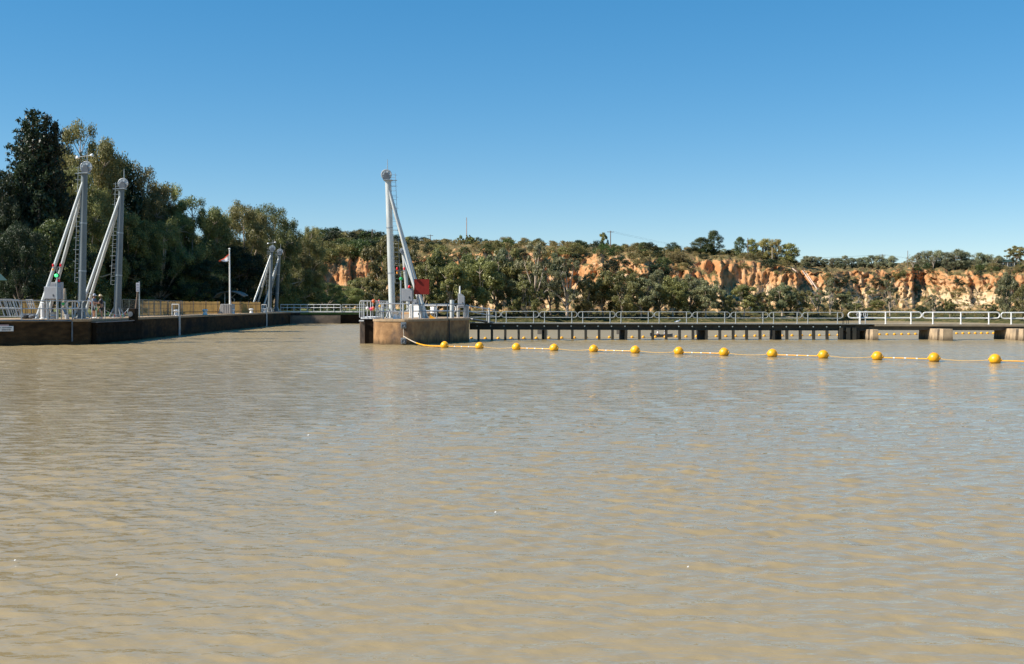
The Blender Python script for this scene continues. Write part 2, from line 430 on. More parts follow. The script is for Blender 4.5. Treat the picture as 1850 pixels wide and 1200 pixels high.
# ------------------------------------------------------------------ terrain
def terrain():
    st_px = np.array([-700, 300, 560, 640, 720, 800, 900, 1000, 1050, 1100, 1200, 1300, 1370, 1400, 1450, 1500, 1540, 1600, 1640, 1680, 1720, 1800, 1850, 2000, 2600], float)
    wat = np.array([590, 588, 586, 585, 584, 583.5, 583, 582.5, 582, 582, 582.5, 582, 581.5, 581.5, 581, 580.5, 579, 579.5, 581, 581, 582, 584, 585.5, 588, 600], float)
    edge = np.array([470, 470, 470, 470, 462, 452, 452, 456, 458, 462, 464, 468, 473, 477, 486, 491, 491, 489, 483, 487, 493, 494, 492, 488, 480], float)
    ye = np.array([330, 350, 400, 415, 415, 418, 420, 422, 424, 424, 426, 428, 430, 432, 436, 440, 446, 450, 455, 452, 448, 440, 436, 420, 380], float)
    sky_py = np.array([440, 440, 436, 436, 440, 441, 446, 446, 446, 452, 456, 458, 462, 470, 478, 480, 480, 478, 476, 474, 470, 470, 472, 470, 470], float)
    px = np.concatenate([np.linspace(-700, 540, 60), np.arange(544, 1930, 1.9), np.linspace(1935, 2600, 50)])
    nC = len(px)
    Yw = (CZ - LOW) * F / (np.interp(px, st_px, wat) - HY)
    Ye = np.interp(px, st_px, ye); Ze = CZ - (np.interp(px, st_px, edge) - HY) / F * Ye
    Yf = Ye - 34; Ys = Ye + 170; Zs = CZ - (np.interp(px, st_px, sky_py) - HY) / F * Ys
    s = px * .2     # rough metres along the bank
    # rows in a parameter q: 0 water .. 1 foot .. 2 edge .. 3 skyline .. 4 far
    q = np.concatenate([np.linspace(-.4, 1, 26)[:-1], np.linspace(1, 2, 84)[:-1], np.linspace(2, 3, 46)[:-1], np.linspace(3, 4, 8)])
    nR = len(q)
    S = np.repeat(s[None], nR, 0); Q = np.repeat(q[:, None], nC, 1)
    PXg = np.repeat(px[None], nR, 0)
    wS = S + 7 * (Q - 1.5) + 6 * (fbm(S * .06 + 5, Q * 1.2, 3, 70) - .5) + 4 * (Q - 1.5) * (fbm(S * .02, Q * 0, 2, 71) - .3)
    gul = 1 - np.abs(2 * fbm(wS * .060 + 3, Q * .7, 4, 40) - 1)          # gullies running down the slope
    gul2 = 1 - np.abs(2 * fbm(wS * .24 + 11, Q * 1.5 + 3, 3, 41) - 1)
    big = fbm(S * .03, Q * .3, 3, 44)
    sf = np.clip(.06 + 1.3 * (fbm(s * .045 + 2, s * 0, 3, 72) - .38), .06, .56); sf = np.where((px > 560) & (px < 690), .75, sf)     # share of the height that stands as a scarp
    tb = .62 + .2 * fbm(s * .07 + 8, s * 0, 2, 73)
    Yq = np.empty_like(S); Zq = np.empty_like(S)
    for r, qq in enumerate(q):
        if qq < 1:
            t = qq
            yy = Yw + (Yf - Yw) * t
            zz = LOW - .05 + 2.2 * np.clip(t, -1, .12) / .12 * .55 + np.clip(t - .12, 0, 1) / .88 * 1.9
        elif qq < 2:
            t = qq - 1
            yy = Yf + (Ye - Yf) * t
            prof = np.where(t < tb, (1 - sf) * (np.maximum(t, 0) / tb) ** 1.15, (1 - sf) + sf * (np.maximum(t - tb, 0) / (1 - tb)) ** .75)
            zf = LOW - .05 + 1.21 + 1.9
            zz = zf + (Ze - zf) * prof
        elif qq < 3:
            t = qq - 2
            yy = Ye + (Ys - Ye) * t ** 1.25
            zz = Ze + (Zs - Ze) * (t ** .9)
        else:
            t = qq - 3
            yy = Ys + t * 900; zz = Zs + t * 1.0 - 3 * t * t
        Yq[r] = yy; Zq[r] = zz
    mask = np.clip(1 - np.abs(Q - 1.62) / .75, 0, 1) ** .7
    Yq += mask * ((gul - .6) * 5 + (gul2 - .6) * 1.8 + (big - .5) * 34)
    Zq -= mask * (np.clip(gul - .66, 0, 1) * 9 * np.clip(fbm(S * .025, Q * .2, 2, 77) * 2.6 - .7, 0, 1.4) + np.clip(gul2 - .6, 0, 1) * 2.0) * np.clip(1.9 - np.abs(Q - 1.45) * 2, 0, 1)
    Zq += np.clip((Q - .1) / .5, 0, 1) * (fbm(PXg * .13, Yq * .13, 4, 60) - .5) * np.where(Q > 2, 2.0, 1.1)
    Zq += mask * ((fbm(S * .9, Q * 16, 3, 61) - .5) * 2.0 + (fbm(S * .30 + 7, Q * 6, 4, 62) - .5) * 4.2)
    Yq += mask * ((fbm(S * .45 + 17, Q * 8, 5, 63) - .5) * 10 + (fbm(S * .12 + 27, Q * 3, 3, 64) - .5) * 9)
    # stepped ledges on the scarp and a few buttresses whose right flank drops back sharply
    lw_ = (Zq * .42 + 1.6 * fbm(S * .10, Zq * .05, 3, 80)) % 1.0
    Yq -= mask * 1.5 * lw_ * np.clip(fbm(S * .04 + 4, Q * .5, 2, 81) * 3 - .9, 0, 1.3)
    for (b0, b1, dep) in ((1588, 1647, 11), (1258, 1303, 9), (1405, 1440, 6), (1700, 1752, 5), (1130, 1170, 6), (600, 628, 7), (1790, 1822, 5)):
        wv = (fbm(Zq * .35, S * 0 + b0, 3, 83) - .5) * 14
        up = np.clip((PXg + wv - b0) / (b1 - b0), 0, 1) ** 1.5 * np.clip((b1 + 3 - PXg - wv) / 3.0, 0, 1)
        Yq -= dep * up * np.clip(1.3 - np.abs(Q - 1.62) / .42, 0, 1)
    Xq = (PXg - 925) / F * np.interp(PXg, st_px, ye) * (Yq / np.interp(PXg, st_px, ye))
    V = np.stack([Xq, Yq, Zq], -1).reshape(-1, 3)
    idx = np.arange(nR * nC).reshape(nR, nC)
    Fq = np.stack([idx[:-1, :-1], idx[:-1, 1:], idx[1:, 1:], idx[1:, :-1]], -1).reshape(-1, 4)
    m = bpy.data.materials.new('ochre_cliff'); m.use_nodes = True
    N = m.node_tree.nodes; L = m.node_tree.links; b = N['Principled BSDF']
    b.inputs['Roughness'].default_value = .95; b.inputs['Specular IOR Level'].default_value = .15
    def noise(scale, det, vec, rough=.55):
        n = N.new('ShaderNodeTexNoise'); n.inputs['Scale'].default_value = scale; n.inputs['Detail'].default_value = det; n.inputs['Roughness'].default_value = rough
        L.new(vec, n.inputs['Vector']); return n.outputs[0]
    def ramp(inp, stops):
        r = N.new('ShaderNodeValToRGB'); e = r.color_ramp.elements
        while len(e) < len(stops): e.new(.5)
        for i, (p, c) in enumerate(stops): e[i].position = p; e[i].color = (*c, 1) if len(c) == 3 else c
        L.new(inp, r.inputs[0]); return r.outputs[0]
    def mix(f, a, bb):
        x = N.new('ShaderNodeMix'); x.data_type = 'RGBA'
        L.new(f, x.inputs[0]); L.new(a, x.inputs[6]); L.new(bb, x.inputs[7]); return x.outputs[2]
    def math_(op, a, bval):
        x = N.new('ShaderNodeMath'); x.operation = op
        for i, v in enumerate((a, bval)):
            if isinstance(v, (int, float)): x.inputs[i].default_value = v
            else: L.new(v, x.inputs[i])
        return x.outputs[0]
    tc = N.new('ShaderNodeTexCoord'); g = N.new('ShaderNodeNewGeometry')
    sep = N.new('ShaderNodeSeparateXYZ'); L.new(tc.outputs['Object'], sep.inputs[0])
    sn = N.new('ShaderNodeSeparateXYZ'); L.new(g.outputs['Normal'], sn.inputs[0])
    mp = N.new('ShaderNodeMapping'); mp.inputs['Scale'].default_value = (1, .35, .35); L.new(tc.outputs['Object'], mp.inputs[0])
    nA = noise(.09, 5, tc.outputs['Object']); nB = noise(.6, 5, mp.outputs[0]); nC_ = noise(.05, 4, tc.outputs['Object'])
    # height + wobble -> strata
    hz = math_('ADD', math_('MULTIPLY', sep.outputs['Z'], .055), math_('MULTIPLY', nA, .55))
    strata = ramp(hz, [(.20, (.46, .25, .10)), (.40, (.54, .36, .19)), (.54, (.68, .54, .36)), (.68, (.62, .45, .26)), (.80, (.54, .29, .135)), (1., (.46, .20, .075))])
    tint = ramp(nB, [(.3, (.38, .18, .07)), (.5, (.57, .34, .16)), (.72, (.70, .55, .38))])
    rock = mix(ramp(nC_, [(.35, (.15,) * 3), (.65, (.75,) * 3)]), strata, tint)
    grass = ramp(noise(.5, 4, tc.outputs['Object']), [(.3, (.035, .045, .014)), (.5, (.075, .075, .026)), (.72, (.20, .155, .065))])
    soil = ramp(noise(.35, 5, tc.outputs['Object']), [(.35, (.10, .095, .035)), (.55, (.20, .15, .065)), (.75, (.42, .22, .09))])
    flat = ramp(math_('ADD', sn.outputs['Z'], math_('MULTIPLY', math_('SUBTRACT', noise(.25, 4, tc.outputs['Object']), .5), .5)), [(.74, (0, 0, 0)), (.88, (1, 1, 1))])
    c = mix(flat, rock, soil)
    lowm = ramp(math_('ADD', math_('MULTIPLY', sep.outputs['Z'], .2), math_('MULTIPLY', math_('SUBTRACT', noise(.15, 4, tc.outputs['Object']), .5), .9)), [(.10, (1, 1, 1)), (.26, (0, 0, 0))])
    c = mix(lowm, c, grass)
    L.new(c, b.inputs['Base Color'])
    bp = N.new('ShaderNodeBump'); bp.inputs['Distance'].default_value = .9; bp.inputs['Strength'].default_value = 1
    L.new(noise(1.1, 6, mp.outputs[0], .65), bp.inputs['Height']); L.new(bp.outputs[0], b.inputs['Normal'])
    o = link(bpy.data.objects.new('far_bank_terrain', np_mesh('far_bank_terrain', V, Fq, m)))
    tag(o, 'ochre and cream river cliffs with scrubby plateau above the far bank', 'cliff', kind='structure')
    return px, q, Xq, Yq, Zq
T_PX, T_Q, T_X, T_Y, T_Z = terrain()
def on_terrain(px, q):
    j = int(np.argmin(np.abs(T_PX - px))); i = int(np.argmin(np.abs(T_Q - q)))
    return Vector((T_X[i, j], T_Y[i, j], T_Z[i, j]))
def ground_at(px, py, qmin=.0):
    """terrain point seen at photo position (first hit walking away from the eye)"""
    j = int(np.argmin(np.abs(T_PX - px)))
    pr = HY - (T_Z[:, j] - CZ) / T_Y[:, j] * F
    for i in range(len(T_Q)):
        if T_Q[i] >= qmin and pr[i] <= py: return Vector((T_X[i, j], T_Y[i, j], T_Z[i, j]))
    i = int(np.argmin(pr)); return Vector((T_X[i, j], T_Y[i, j], T_Z[i, j]))

# ------------------------------------------------------------------ left bank: lawn, lock wall
A0 = Vector((-29.3, 78.7, 0)); A1 = A0 + VD * 100
C0 = Vector((-34.2, 76.0, 0)); C1 = C0 + (C0 - A0) * 5
def lawn_mat():
    return mat('lawn', (.10, .14, .022), (.16, .17, .035), .8, .95, bump=.04, bscale=30, c3=(.20, .15, .06), scale3=.25)
mb = MB()
lawn = [A0 + VD * 2 - UD * 3, A1 - UD * 3, A1 + Vector((12, 18, 0)), Vector((-26, 235, 0)), Vector((-30, 330, 0)), Vector((-330, 330, 0)), Vector((-330, 84, 0)), C0 + Vector((-12, 5, 0))]
mb.prism([(p.x, p.y) for p in lawn], -4, 1.70)
tag(mb.build('lawn', lawn_mat()), 'green lawn behind the lock wall under the trees', 'lawn', kind='structure')

lw = thing('lock_wall', (A0.x, A0.y, 0), 'dark stained lock wall along the left bank, receding to the far gate', 'wall')
mb = MB()
ring = [A0, A1, A1 - UD * 4.0, A0 - UD * 4 + VD * 12, C0 + Vector((-6, 9, 0)), C1 + Vector((-6, 9, 0)), C1, C0]
mb.prism([(p.x, p.y) for p in ring], -4, 1.58)
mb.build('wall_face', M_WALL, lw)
mb = MB()
e = .06
ring2 = [A0 + UD * e - VD * e, A1 + UD * e, A1 - UD * 4.0, A0 - UD * 4 + VD * 12, C0 + Vector((-6, 9, 0)), C1 + Vector((-6, 9, 0)), C1 + Vector((0, -e, 0)), C0 + Vector((0, -e, 0))]
mb.prism([(p.x, p.y) for p in ring2], 1.583, DECK)
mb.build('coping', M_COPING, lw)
fd = (A0 - C0).normalized(); fn = Vector((fd.y, -fd.x, 0))       # along the front face, outward
def FW(px, py):                                                     # point on the front face of the wall
    t = (925 - px) / F
    # solve C0 + fd*s : x = -t*y
    s = (-t * C0.y - C0.x) / (fd.x + t * fd.y)
    q = C0 + fd * s; return Vector((q.x, q.y, PZ(py, q.y))) + fn * .09
mb = MB(); mb.path([FW(-60, 579.5), FW(60, 579.5), FW(129, 580), FW(130, 582), FW(130, 617)], .055, 8)
mb.build('pipe_fender', M_DARKGREY, lw, True)
mb = MB()
for px in (196, 205): 
    t = (925 - px) / F; s = (-t * A0.y - A0.x) / (VD.x + t * VD.y); q = A0 + VD * s + UD * .32
    mb.box((q.x, q.y, .1), .1, .1, 2.6, UD)
mb.each('fender_pile', M_GATE, lw)
sg = thing('warning_sign', FW(8, 594), 'white notice with dark lettering low on the left lock wall', 'sign')
c = FW(6, 594); mb = MB(); mb.obox(c, fd * .62, fn * .02, ZD * .175); mb.build('board', M_WHITE, sg, bevel=.01)
mb = MB(); c2 = FW(1, 588); mb.obox(c2, fd * .5, fn * .02, ZD * .05); mb.build('header_strip', mat('pink_sign_strip', (.55, .40, .42), (.45, .30, .32), 12, .6), sg)
mb = MB(); rg = random.Random(3)
for row, zz in ((0, .065), (1, -.075)):
    for (xa, xb) in ((-.50, -.22), (-.10, .50 - .06 * row)):
        x = xa
        while x < xb:
            wd = rg.uniform(.02, .045)
            mb.obox(c + fd * (x + wd / 2) + fn * .024 + ZD * zz, fd * wd / 2, fn * .004, ZD * rg.uniform(.028, .04)); x += wd + .016
mb.build('lettering', mat('sign_lettering', (.08, .07, .12)), sg)

# lock gate leaf folded into the left wall recess and the far gate
g = thing('lock_gate', A0 + VD * .6, 'black steel lock gate leaf folded back flat against the left lock wall', 'lock gate')
mb = MB(); mb.obox(A0 + VD * 6.2 + UD * .22 + ZD * (-.25), VD * 5.6, UD * .14, ZD * 1.75); mb.build('leaf', M_GATE, g)
mb = MB()
for i in range(5): mb.obox(A0 + VD * 6.2 + UD * .39 + ZD * (-.9 + i * .55), VD * 5.6, UD * .028, ZD * .05)
mb.each('rib', M_GATE, g)
mb = MB(); mb.obox(A0 + VD * 5.2 + UD * .22 + ZD * 1.53, VD * 4.6, UD * .26, ZD * .028); mb.build('walkway', M_DARKGREY, g)

FY = 169.0
def FG(px, py, y=FY): return P(px, py, y)
fg = thing('far_lock_gate', (PX(575, FY), FY, 0), 'closed lock gate across the far end of the chamber with railed walkway', 'lock gate')
mb = MB(); mb.box((PX(575, FY), FY + .6, -.8), PX(700, FY) - PX(500, FY), .8, 4.3, UD); mb.build('gate_leaf', M_GATE, fg)
mb = MB(); mb.box((PX(568, FY - .3), FY - .3, PZ(578.5, FY) - .3), PX(615, FY) - PX(521, FY), .7, 2.0, UD)
mb.build('concrete_sill', mat('grey_brown_sill', (.22, .17, .125), (.14, .11, .085), 1.5, .9, c3=(.08, .065, .05), scale3=.5), fg)
mb = MB(); mb.box((PX(580, FY), FY - .1, PZ(563.3, FY)), PX(655, FY) - PX(505, FY), .9, .16, UD); mb.build('walkway', M_WHITE, fg)
for (x0, x1, m, nm) in ((507, 615, M_WHITE, 'white_railing'), (618, 660, M_RAIL, 'grey_railing')):
    mb = MB()
    for py in (550.5, 556): mb.tube(FG(x0, py, FY - .5), FG(x1, py, FY - .5), .05 if m is M_WHITE else .04)
    n = max(2, int((x1 - x0) / 11))
    for i in range(n + 1):
        xx = x0 + (x1 - x0) * i / n; mb.tube(FG(xx, 550.5, FY - .5), FG(xx, 563, FY - .5), .03)
    mb.each(nm.replace('railing', 'rail'), m, fg, True)
tag(MB().prism([(PX(497, 168) , 168.5), (PX(521, 168.5), 168.5), (PX(521, 172), 171.9), (PX(497, 172), 171.9)], -3, 1.6).build('gate_recess_block', M_GATE), 'dark recess block where the far lock gate meets the left wall', 'wall')

# ------------------------------------------------------------------ masts
def mast(name, base, top, legs, ladder_side, r0, r1, leg_r, label, wheel_r=.62, lights=False, group='steel lifting masts of the lock', band=None):
    base, top = Vector(base), Vector(top)
    t = thing(name, base, label, 'mast', group)
    ax = (top - base).normalized()
    mb = MB(); mb.tube(base, top, r0, r1, 20); mb.build('post', M_SILVER_SHADED if ladder_side < 0 else M_SILVER, t, True)
    mb = MB()
    for f_ in (.33, .66): mb.tube(base + (top - base) * f_ - ax * .04, base + (top - base) * f_ + ax * .04, r0 + (r1 - r0) * f_ + .022, None, 20)
    mb.each('joint_band', M_GALV, t)
    mb = MB(); mb.lathe(base, [(r0 + .22, 0), (r0 + .22, .06), (r0 + .02, .07)], 20); mb.build('base_plate', M_GALV, t)
    mb = MB()
    for k in range(4):
        a = math.pi / 4 + k * math.pi / 2; d = Vector((math.cos(a), math.sin(a), 0))
        mb.bar(base + d * (r0 + .35) + ZD * .05, base + d * (r0 - .02) + ZD * .75, .05, .10)
    mb.each('gusset', M_GALV, t)
    head = top - ax * .45
    for lb in legs:
        lb = Vector(lb); d = (head - lb).normalized()
        hd = head + Vector((0, (lb.y - base.y) * .10, 0)) - d * r1 * .6
        mb = MB(); mb.tube(lb, hd, leg_r, leg_r * .92, 14)
        lo = mb.build('leg', M_SILVER, t, True)
        mb = MB(); mb.lathe(lb, [(leg_r + .14, 0), (leg_r + .14, .05), (leg_r + .01, .06)], 14)
        mb.tube(lb + d * 2.0, lb + d * 2.1, leg_r + .02, None, 14)
        mb.each('collar', M_GALV, lo)
    # head: plate, brackets, sheave, rod
    mb = MB(); mb.obox(top + ZD * .04, UD * (r1 + .10), VD * (r1 + .12), ZD * .03)
    mb.obox(top + ZD * .04 + UD * ladder_side * (r1 + .25), UD * .2, VD * .06, ZD * .022)
    mb.each('cap_plate', M_GALV, t)
    wc = top + ZD * (.10 + wheel_r) - UD * ladder_side * .12
    mb = MB()
    for s in (-1, 1):
        mb.add([wc - ZD * wheel_r + UD * -.26 + VD * s * .2, wc - ZD * wheel_r + UD * .26 + VD * s * .2, wc + UD * .12 + VD * s * .2 + ZD * .12, wc - UD * .12 + VD * s * .2 + ZD * .12,
                wc - ZD * wheel_r + UD * -.26 + VD * s * .24, wc - ZD * wheel_r + UD * .26 + VD * s * .24, wc + UD * .12 + VD * s * .24 + ZD * .12, wc - UD * .12 + VD * s * .24 + ZD * .12],
               [(0, 1, 2, 3), (4, 7, 6, 5), (0, 4, 5, 1), (1, 5, 6, 2), (2, 6, 7, 3), (3, 7, 4, 0)])
    mb.each('wheel_bracket', M_DARKGREY, t)
    mb = MB()
    mb.path([wc + UD * (wheel_r * math.cos(2 * math.pi * i / 28)) + ZD * (wheel_r * math.sin(2 * math.pi * i / 28)) for i in range(28)], .04, 8, closed=True)
    mb.lathe(wc - VD * .02, [(wheel_r * .98, 0), (wheel_r * .98, .04)], 28, VD)
    mb.lathe(wc - VD * .16, [(.12, 0), (.12, .32)], 14, VD)
    for k in range(6):
        a = k * math.pi / 3; mb.bar(wc + VD * -.04, wc + VD * -.04 + UD * math.cos(a) * wheel_r + ZD * math.sin(a) * wheel_r, .04, .03, VD)
    mb.build('sheave_wheel', M_RAIL, t, True)
    mb = MB(); mb.tube(wc + ZD * .1 + UD * .08, wc + ZD * (wheel_r + .75) + UD * .08, .035, .02, 6); mb.build('antenna_rod', M_GALV, t, True)
    # ladder standing off the post
    off = UD * ladder_side * (r0 + .12) + VD * .38
    la = base + off + ZD * 2.6; lb_ = top + off * .95 + ZD * .6
    mb = MB(); ld = (lb_ - la)
    for s in (-1, 1): mb.tube(la + UD * s * .19, lb_ + UD * s * .17, .016, None, 6)
    n = int(ld.length / .32)
    for i in range(n): q = la + ld * (i / n); mb.tube(q - UD * .17, q + UD * .17, .011, None, 5)
    lad = mb.build('ladder', M_GALV, t, True)
    mb = MB(); cg = UD * ladder_side
    for i in range(9):
        q = la + ld * (.18 + i * .1)
        mb.path([q + UD * .3 * math.cos(a) * 1.0 + (VD * -.1) - VD * .35 * math.sin(a) for a in [math.pi * k / 6 for k in range(7)]], .012, 5)
    mb.each('safety_hoop', M_GALV, lad, True)
    if lights:
        mb = MB(); c = wc + ZD * (wheel_r + .33) - UD * .05
        mb.tube(c - UD * .50 - ZD * .02, c + UD * .42 + ZD * .12, .025, None, 6); mb.build('lamp_bar', M_GALV, t, True)
        for s, q in ((-1, c - UD * .56 - ZD * .02), (1, c + UD * .46 + ZD * .14)):
            mb = MB(); mb.lathe(q, [(.04, .10), (.12, 0), (.135, -.10), (.10, -.11)], 12, Vector((s * .3, .25, 1)))
            mb.build('floodlight', M_WHITE, t, True)
    return t

Y1, Y2, Y3 = 80.6, 89.5, 83.4
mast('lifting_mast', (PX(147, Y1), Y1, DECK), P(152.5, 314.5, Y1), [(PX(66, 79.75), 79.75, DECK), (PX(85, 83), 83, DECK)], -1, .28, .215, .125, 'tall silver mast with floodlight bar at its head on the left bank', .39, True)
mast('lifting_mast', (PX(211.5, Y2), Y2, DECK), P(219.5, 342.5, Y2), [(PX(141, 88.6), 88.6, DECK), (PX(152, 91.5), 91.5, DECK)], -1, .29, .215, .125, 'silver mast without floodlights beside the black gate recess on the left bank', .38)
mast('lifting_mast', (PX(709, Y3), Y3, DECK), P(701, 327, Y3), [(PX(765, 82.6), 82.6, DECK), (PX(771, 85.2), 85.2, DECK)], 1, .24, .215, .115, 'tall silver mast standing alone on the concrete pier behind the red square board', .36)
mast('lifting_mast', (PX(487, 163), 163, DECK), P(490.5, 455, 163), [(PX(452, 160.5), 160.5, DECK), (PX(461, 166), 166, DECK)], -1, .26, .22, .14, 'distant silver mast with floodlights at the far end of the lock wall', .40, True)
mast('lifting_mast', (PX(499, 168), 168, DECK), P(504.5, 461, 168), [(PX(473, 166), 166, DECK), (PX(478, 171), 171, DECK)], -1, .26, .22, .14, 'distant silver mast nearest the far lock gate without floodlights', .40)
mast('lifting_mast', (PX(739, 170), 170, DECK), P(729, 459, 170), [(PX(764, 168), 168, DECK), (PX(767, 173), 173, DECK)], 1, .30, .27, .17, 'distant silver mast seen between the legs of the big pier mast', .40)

# ------------------------------------------------------------------ island pier
ip = thing('concrete_pier', (-8, 82, 0), 'brown concrete lock pier with rounded nose under the big silver mast', 'pier')
nose = [W(676, 621.8)]
nx = [W(674.5, 621.2), W(675.2, 621.7), W(677, 622.1), W(680, 622.4), W(685, 622.6), W(695, 622.8), W(708, 623.0), W(722, 623.2), W(731, 623.3), W(738, 623.25), W(746, 622.9), W(760, 622.0), W(790, 620.3), W(820, 618.6), W(842, 617.5), W(847.5, 617)]
left_back = Vector((-9.80, 81.2, 0)); right_back = nx[-1]
poly = [left_back] + nx + [right_back + VD * 9, left_back + VD * 15 + UD * 2.2, left_back + VD * 92 + UD * 1.5, left_back + VD * 92 - UD * 3.5, left_back + VD * 70]
mb = MB(); mb.prism([(p.x, p.y) for p in poly], -4, DECK - .16); mb.build('pier_body', M_CONC, ip, True)
cen = Vector((-7.2, 85, 0))
cap = [p + (p - cen).normalized() * .05 if i < len(poly) - 5 else p for i, p in enumerate(poly)]
mb = MB(); mb.prism([(p.x, p.y) for p in cap], DECK - .157, DECK); mb.build('coping', M_COPING, ip)
mb = MB()
for px, pyw in ((792, 620), (812, 619.2)):
    q = W(px, pyw); mb.box((q.x, q.y - .03, .8), .05, .1, 1.75)
mb.each('expansion_joint', M_BLACK, ip)

# half open gate leaf beside the pier nose
g = thing('lock_gate', W(660, 621), 'black lock gate leaf end beside the rounded pier nose with white walkway', 'lock gate')
y0 = 80.3
mb = MB(); mb.obox(Vector((PX(667, y0), y0 + .1, -.3)) + VD * 5, UD * (PX(675, y0) - PX(659, y0)) / 2, VD * 5, ZD * 1.9); mb.build('leaf', M_GATE, g)
mb = MB(); mb.box((PX(654.3, y0), y0 + .25, -.32), PX(659, y0) - PX(649.5, y0), .5, 3.7, UD); mb.build('heel_post', M_GATEPOST, g, bevel=.03)
mb = MB(); mb.box((PX(661.5, y0), y0 + 3, PZ(574.7, y0)), PX(674.5, y0) - PX(649, y0), 6, .13, UD)
mb.box((PX(653.5, y0), y0 - .12, PZ(579.5, y0)), PX(658, y0) - PX(649.5, y0), .2, .09, UD); mb.build('walkway', M_WHITE, g)
mb = MB(); zt, zb = PZ(544, y0), PZ(574, y0)
def cg(px, dy): return Vector((PX(px, y0) , y0 + dy, 0))
mb.path([cg(650, 0) + ZD * zb, cg(650, 0) + ZD * (zt - .12), cg(651.3, 0) + ZD * zt, cg(678, 0) + ZD * zt, cg(679.5, 0) + ZD * (zt - .1), cg(679.5, 0) + ZD * zb], .035, 8)
for px, r_ in ((654, .03), (657, .03), (663.5, .03), (670, .025), (673.5, .03)): mb.tube(cg(px, 0) + ZD * zb, cg(px, 0) + ZD * zt, r_, None, 6)
for py in (557,): mb.tube(cg(650, 5.8) + ZD * PZ(py, y0 + 5.8), cg(678, 5.8) + ZD * PZ(py, y0 + 5.8), .03, None, 6)
mb.path([cg(651, 0) + ZD * zt, cg(651, 5.8) + ZD * zt], .035, 6); mb.path([cg(677, 0) + ZD * zt, cg(677, 5.8) + ZD * zt], .035, 6)
for dy in (2, 4, 5.8):
    for px in (651, 677): mb.tube(cg(px, dy) + ZD * zb, cg(px, dy) + ZD * zt, .03, None, 6)
mb.each('rail', M_RAIL, g, True)

def balloon(px, py, y, color, label, r=.16):
    m = glow('balloon_' + color[0], color[1], 0.0)
    c = P(px, py, y)
    mb = MB(); mb.lathe(c, [(.02, -r * 1.25), (r * .45, -r * .9), (r * .85, -r * .35), (r, .15 * r), (r * .85, r * .65), (r * .45, r * .95), (.02, r * 1.02)], 14)
    mb.lathe(c - ZD * r * 1.3, [(.035, 0), (.012, .03)], 8)
    tag(mb.build('balloon', m, smooth=True, loc=c), label, 'balloon')
balloon(663.7, 557.5, 80.15, ('white', (.8, .78, .72)), 'white balloon tied to the gate railing', .12)
balloon(670.2, 558.8, 80.15, ('pink', (.75, .10, .30)), 'pink balloon tied to the gate railing', .11)
balloon(674.3, 557.3, 80.05, ('coral', (.80, .14, .06)), 'coral red balloon beside the pink one on the gate railing', .12)
balloon(674.7, 544.3, 80.2, ('orange', (.82, .16, .05)), 'orange balloon on top of the gate railing', .12)
balloon(684.8, 544.3, 84.2, ('red', (.70, .06, .05)), 'small red balloon atop the rail behind the pier loop rail', .10)
balloon(686.2, 553, 83.5, ('yellow', (.85, .42, .04)), 'small yellow balloon seen through the pier loop rail', .10)
balloon(143.6, 548.7, 81.5, ('scarlet', (.75, .05, .03)), 'scarlet balloon beside the left mast foot', .12)
balloon(114, 549, 79.6, ('green', (.04, .42, .12)), 'green balloon near the grey cabinet legs on the left bank', .11)

def rails(name, pts_rows, posts, r, m, label, cat='railing', post_r=None, y=None):
    """free railing: rows of polylines and posts"""
    allp = [p for row in pts_rows for p in row]
    base = min(allp + [q for pq in posts for q in pq], key=lambda p: p.z)
    t = thing(name, Vector(base), label, cat)
    mb = MB()
    for row in pts_rows: mb.path(row, r, 8)
    mb.each('rail', m, t, True)
    for a, b in posts:
        mb = MB(); mb.tube(a, b, post_r or r * 1.15, None, 8); mb.lathe(Vector(min(a, b, key=lambda p: p.z)), [(r * 2.2, 0), (r * 2.2, .02), (r, .025)], 8)
        mb.build('post', m, t, True)
    return t

# loop rail near the nose
ya, yb = 80.4, 80.9
t = thing('railing', (PX(710, ya), ya, DECK), 'grey looped pipe rail on the rounded nose of the pier', 'railing')
a, b = Vector((PX(681.5, ya), ya, 0)), Vector((PX(739, yb), yb, 0))
mb = MB(); mb.path(loop_pts(a, b, PZ(563, ya), PZ(548.8, ya)), .045, 8, closed=True); mb.build('rail', M_RAIL, t, True)
for px in (692.5, 728.5):
    q = Vector((PX(px, ya + .2), ya + .2, DECK)); mb = MB(); mb.tube(q, q + ZD * (PZ(549, ya) - DECK), .055, None, 8); mb.build('post', M_RAIL, t, True)
q = Vector((PX(681, ya + 1), ya + 1, DECK)); 
# grey rail along the shaded side of the pier
ys = lambda px: 81.6 + (px - 745) * .047
row = lambda py, x0, x1: [P(x, py, ys(x)) for x in np.linspace(x0, x1, 6)]
rails('railing', [row(549.7, 745, 838), row(562.3, 745, 838)], [(Vector((PX(px, ys(px)), ys(px), DECK)), P(px, 549.7, ys(px))) for px in (745, 757.5, 763, 789, 808.5)], .035, M_GALV, 'dull grey pipe rail along the shaded side of the pier')
rails('railing', [[P(766, 552, 89), P(812, 552, 89.5)], [P(766, 562, 89), P(812, 562, 89.5)]], [(P(px, 575, 89), P(px, 552, 89)) for px in (789,)], .055, M_WHITE, 'bright white rail behind the mast legs on the pier', post_r=.045)
rails('railing', [[P(684, 544, 84), P(706, 544.5, 84.5)], [P(684, 556, 84), P(706, 556, 84.5)]], [(P(px, 574, 84), P(px, 544, 84)) for px in (680, 686.5, 690, 698, 700)], .03, M_RAIL, 'thin grey rail behind the looped rail on the pier nose')
rails('railing', [[P(740, 551.5, 86), P(766, 551, 86)]], [(P(px, 574, 86), P(px, 551.5, 86)) for px in (741, 743.5)], .06, M_WHITE, 'short white rail beside the white cabinet on the pier')
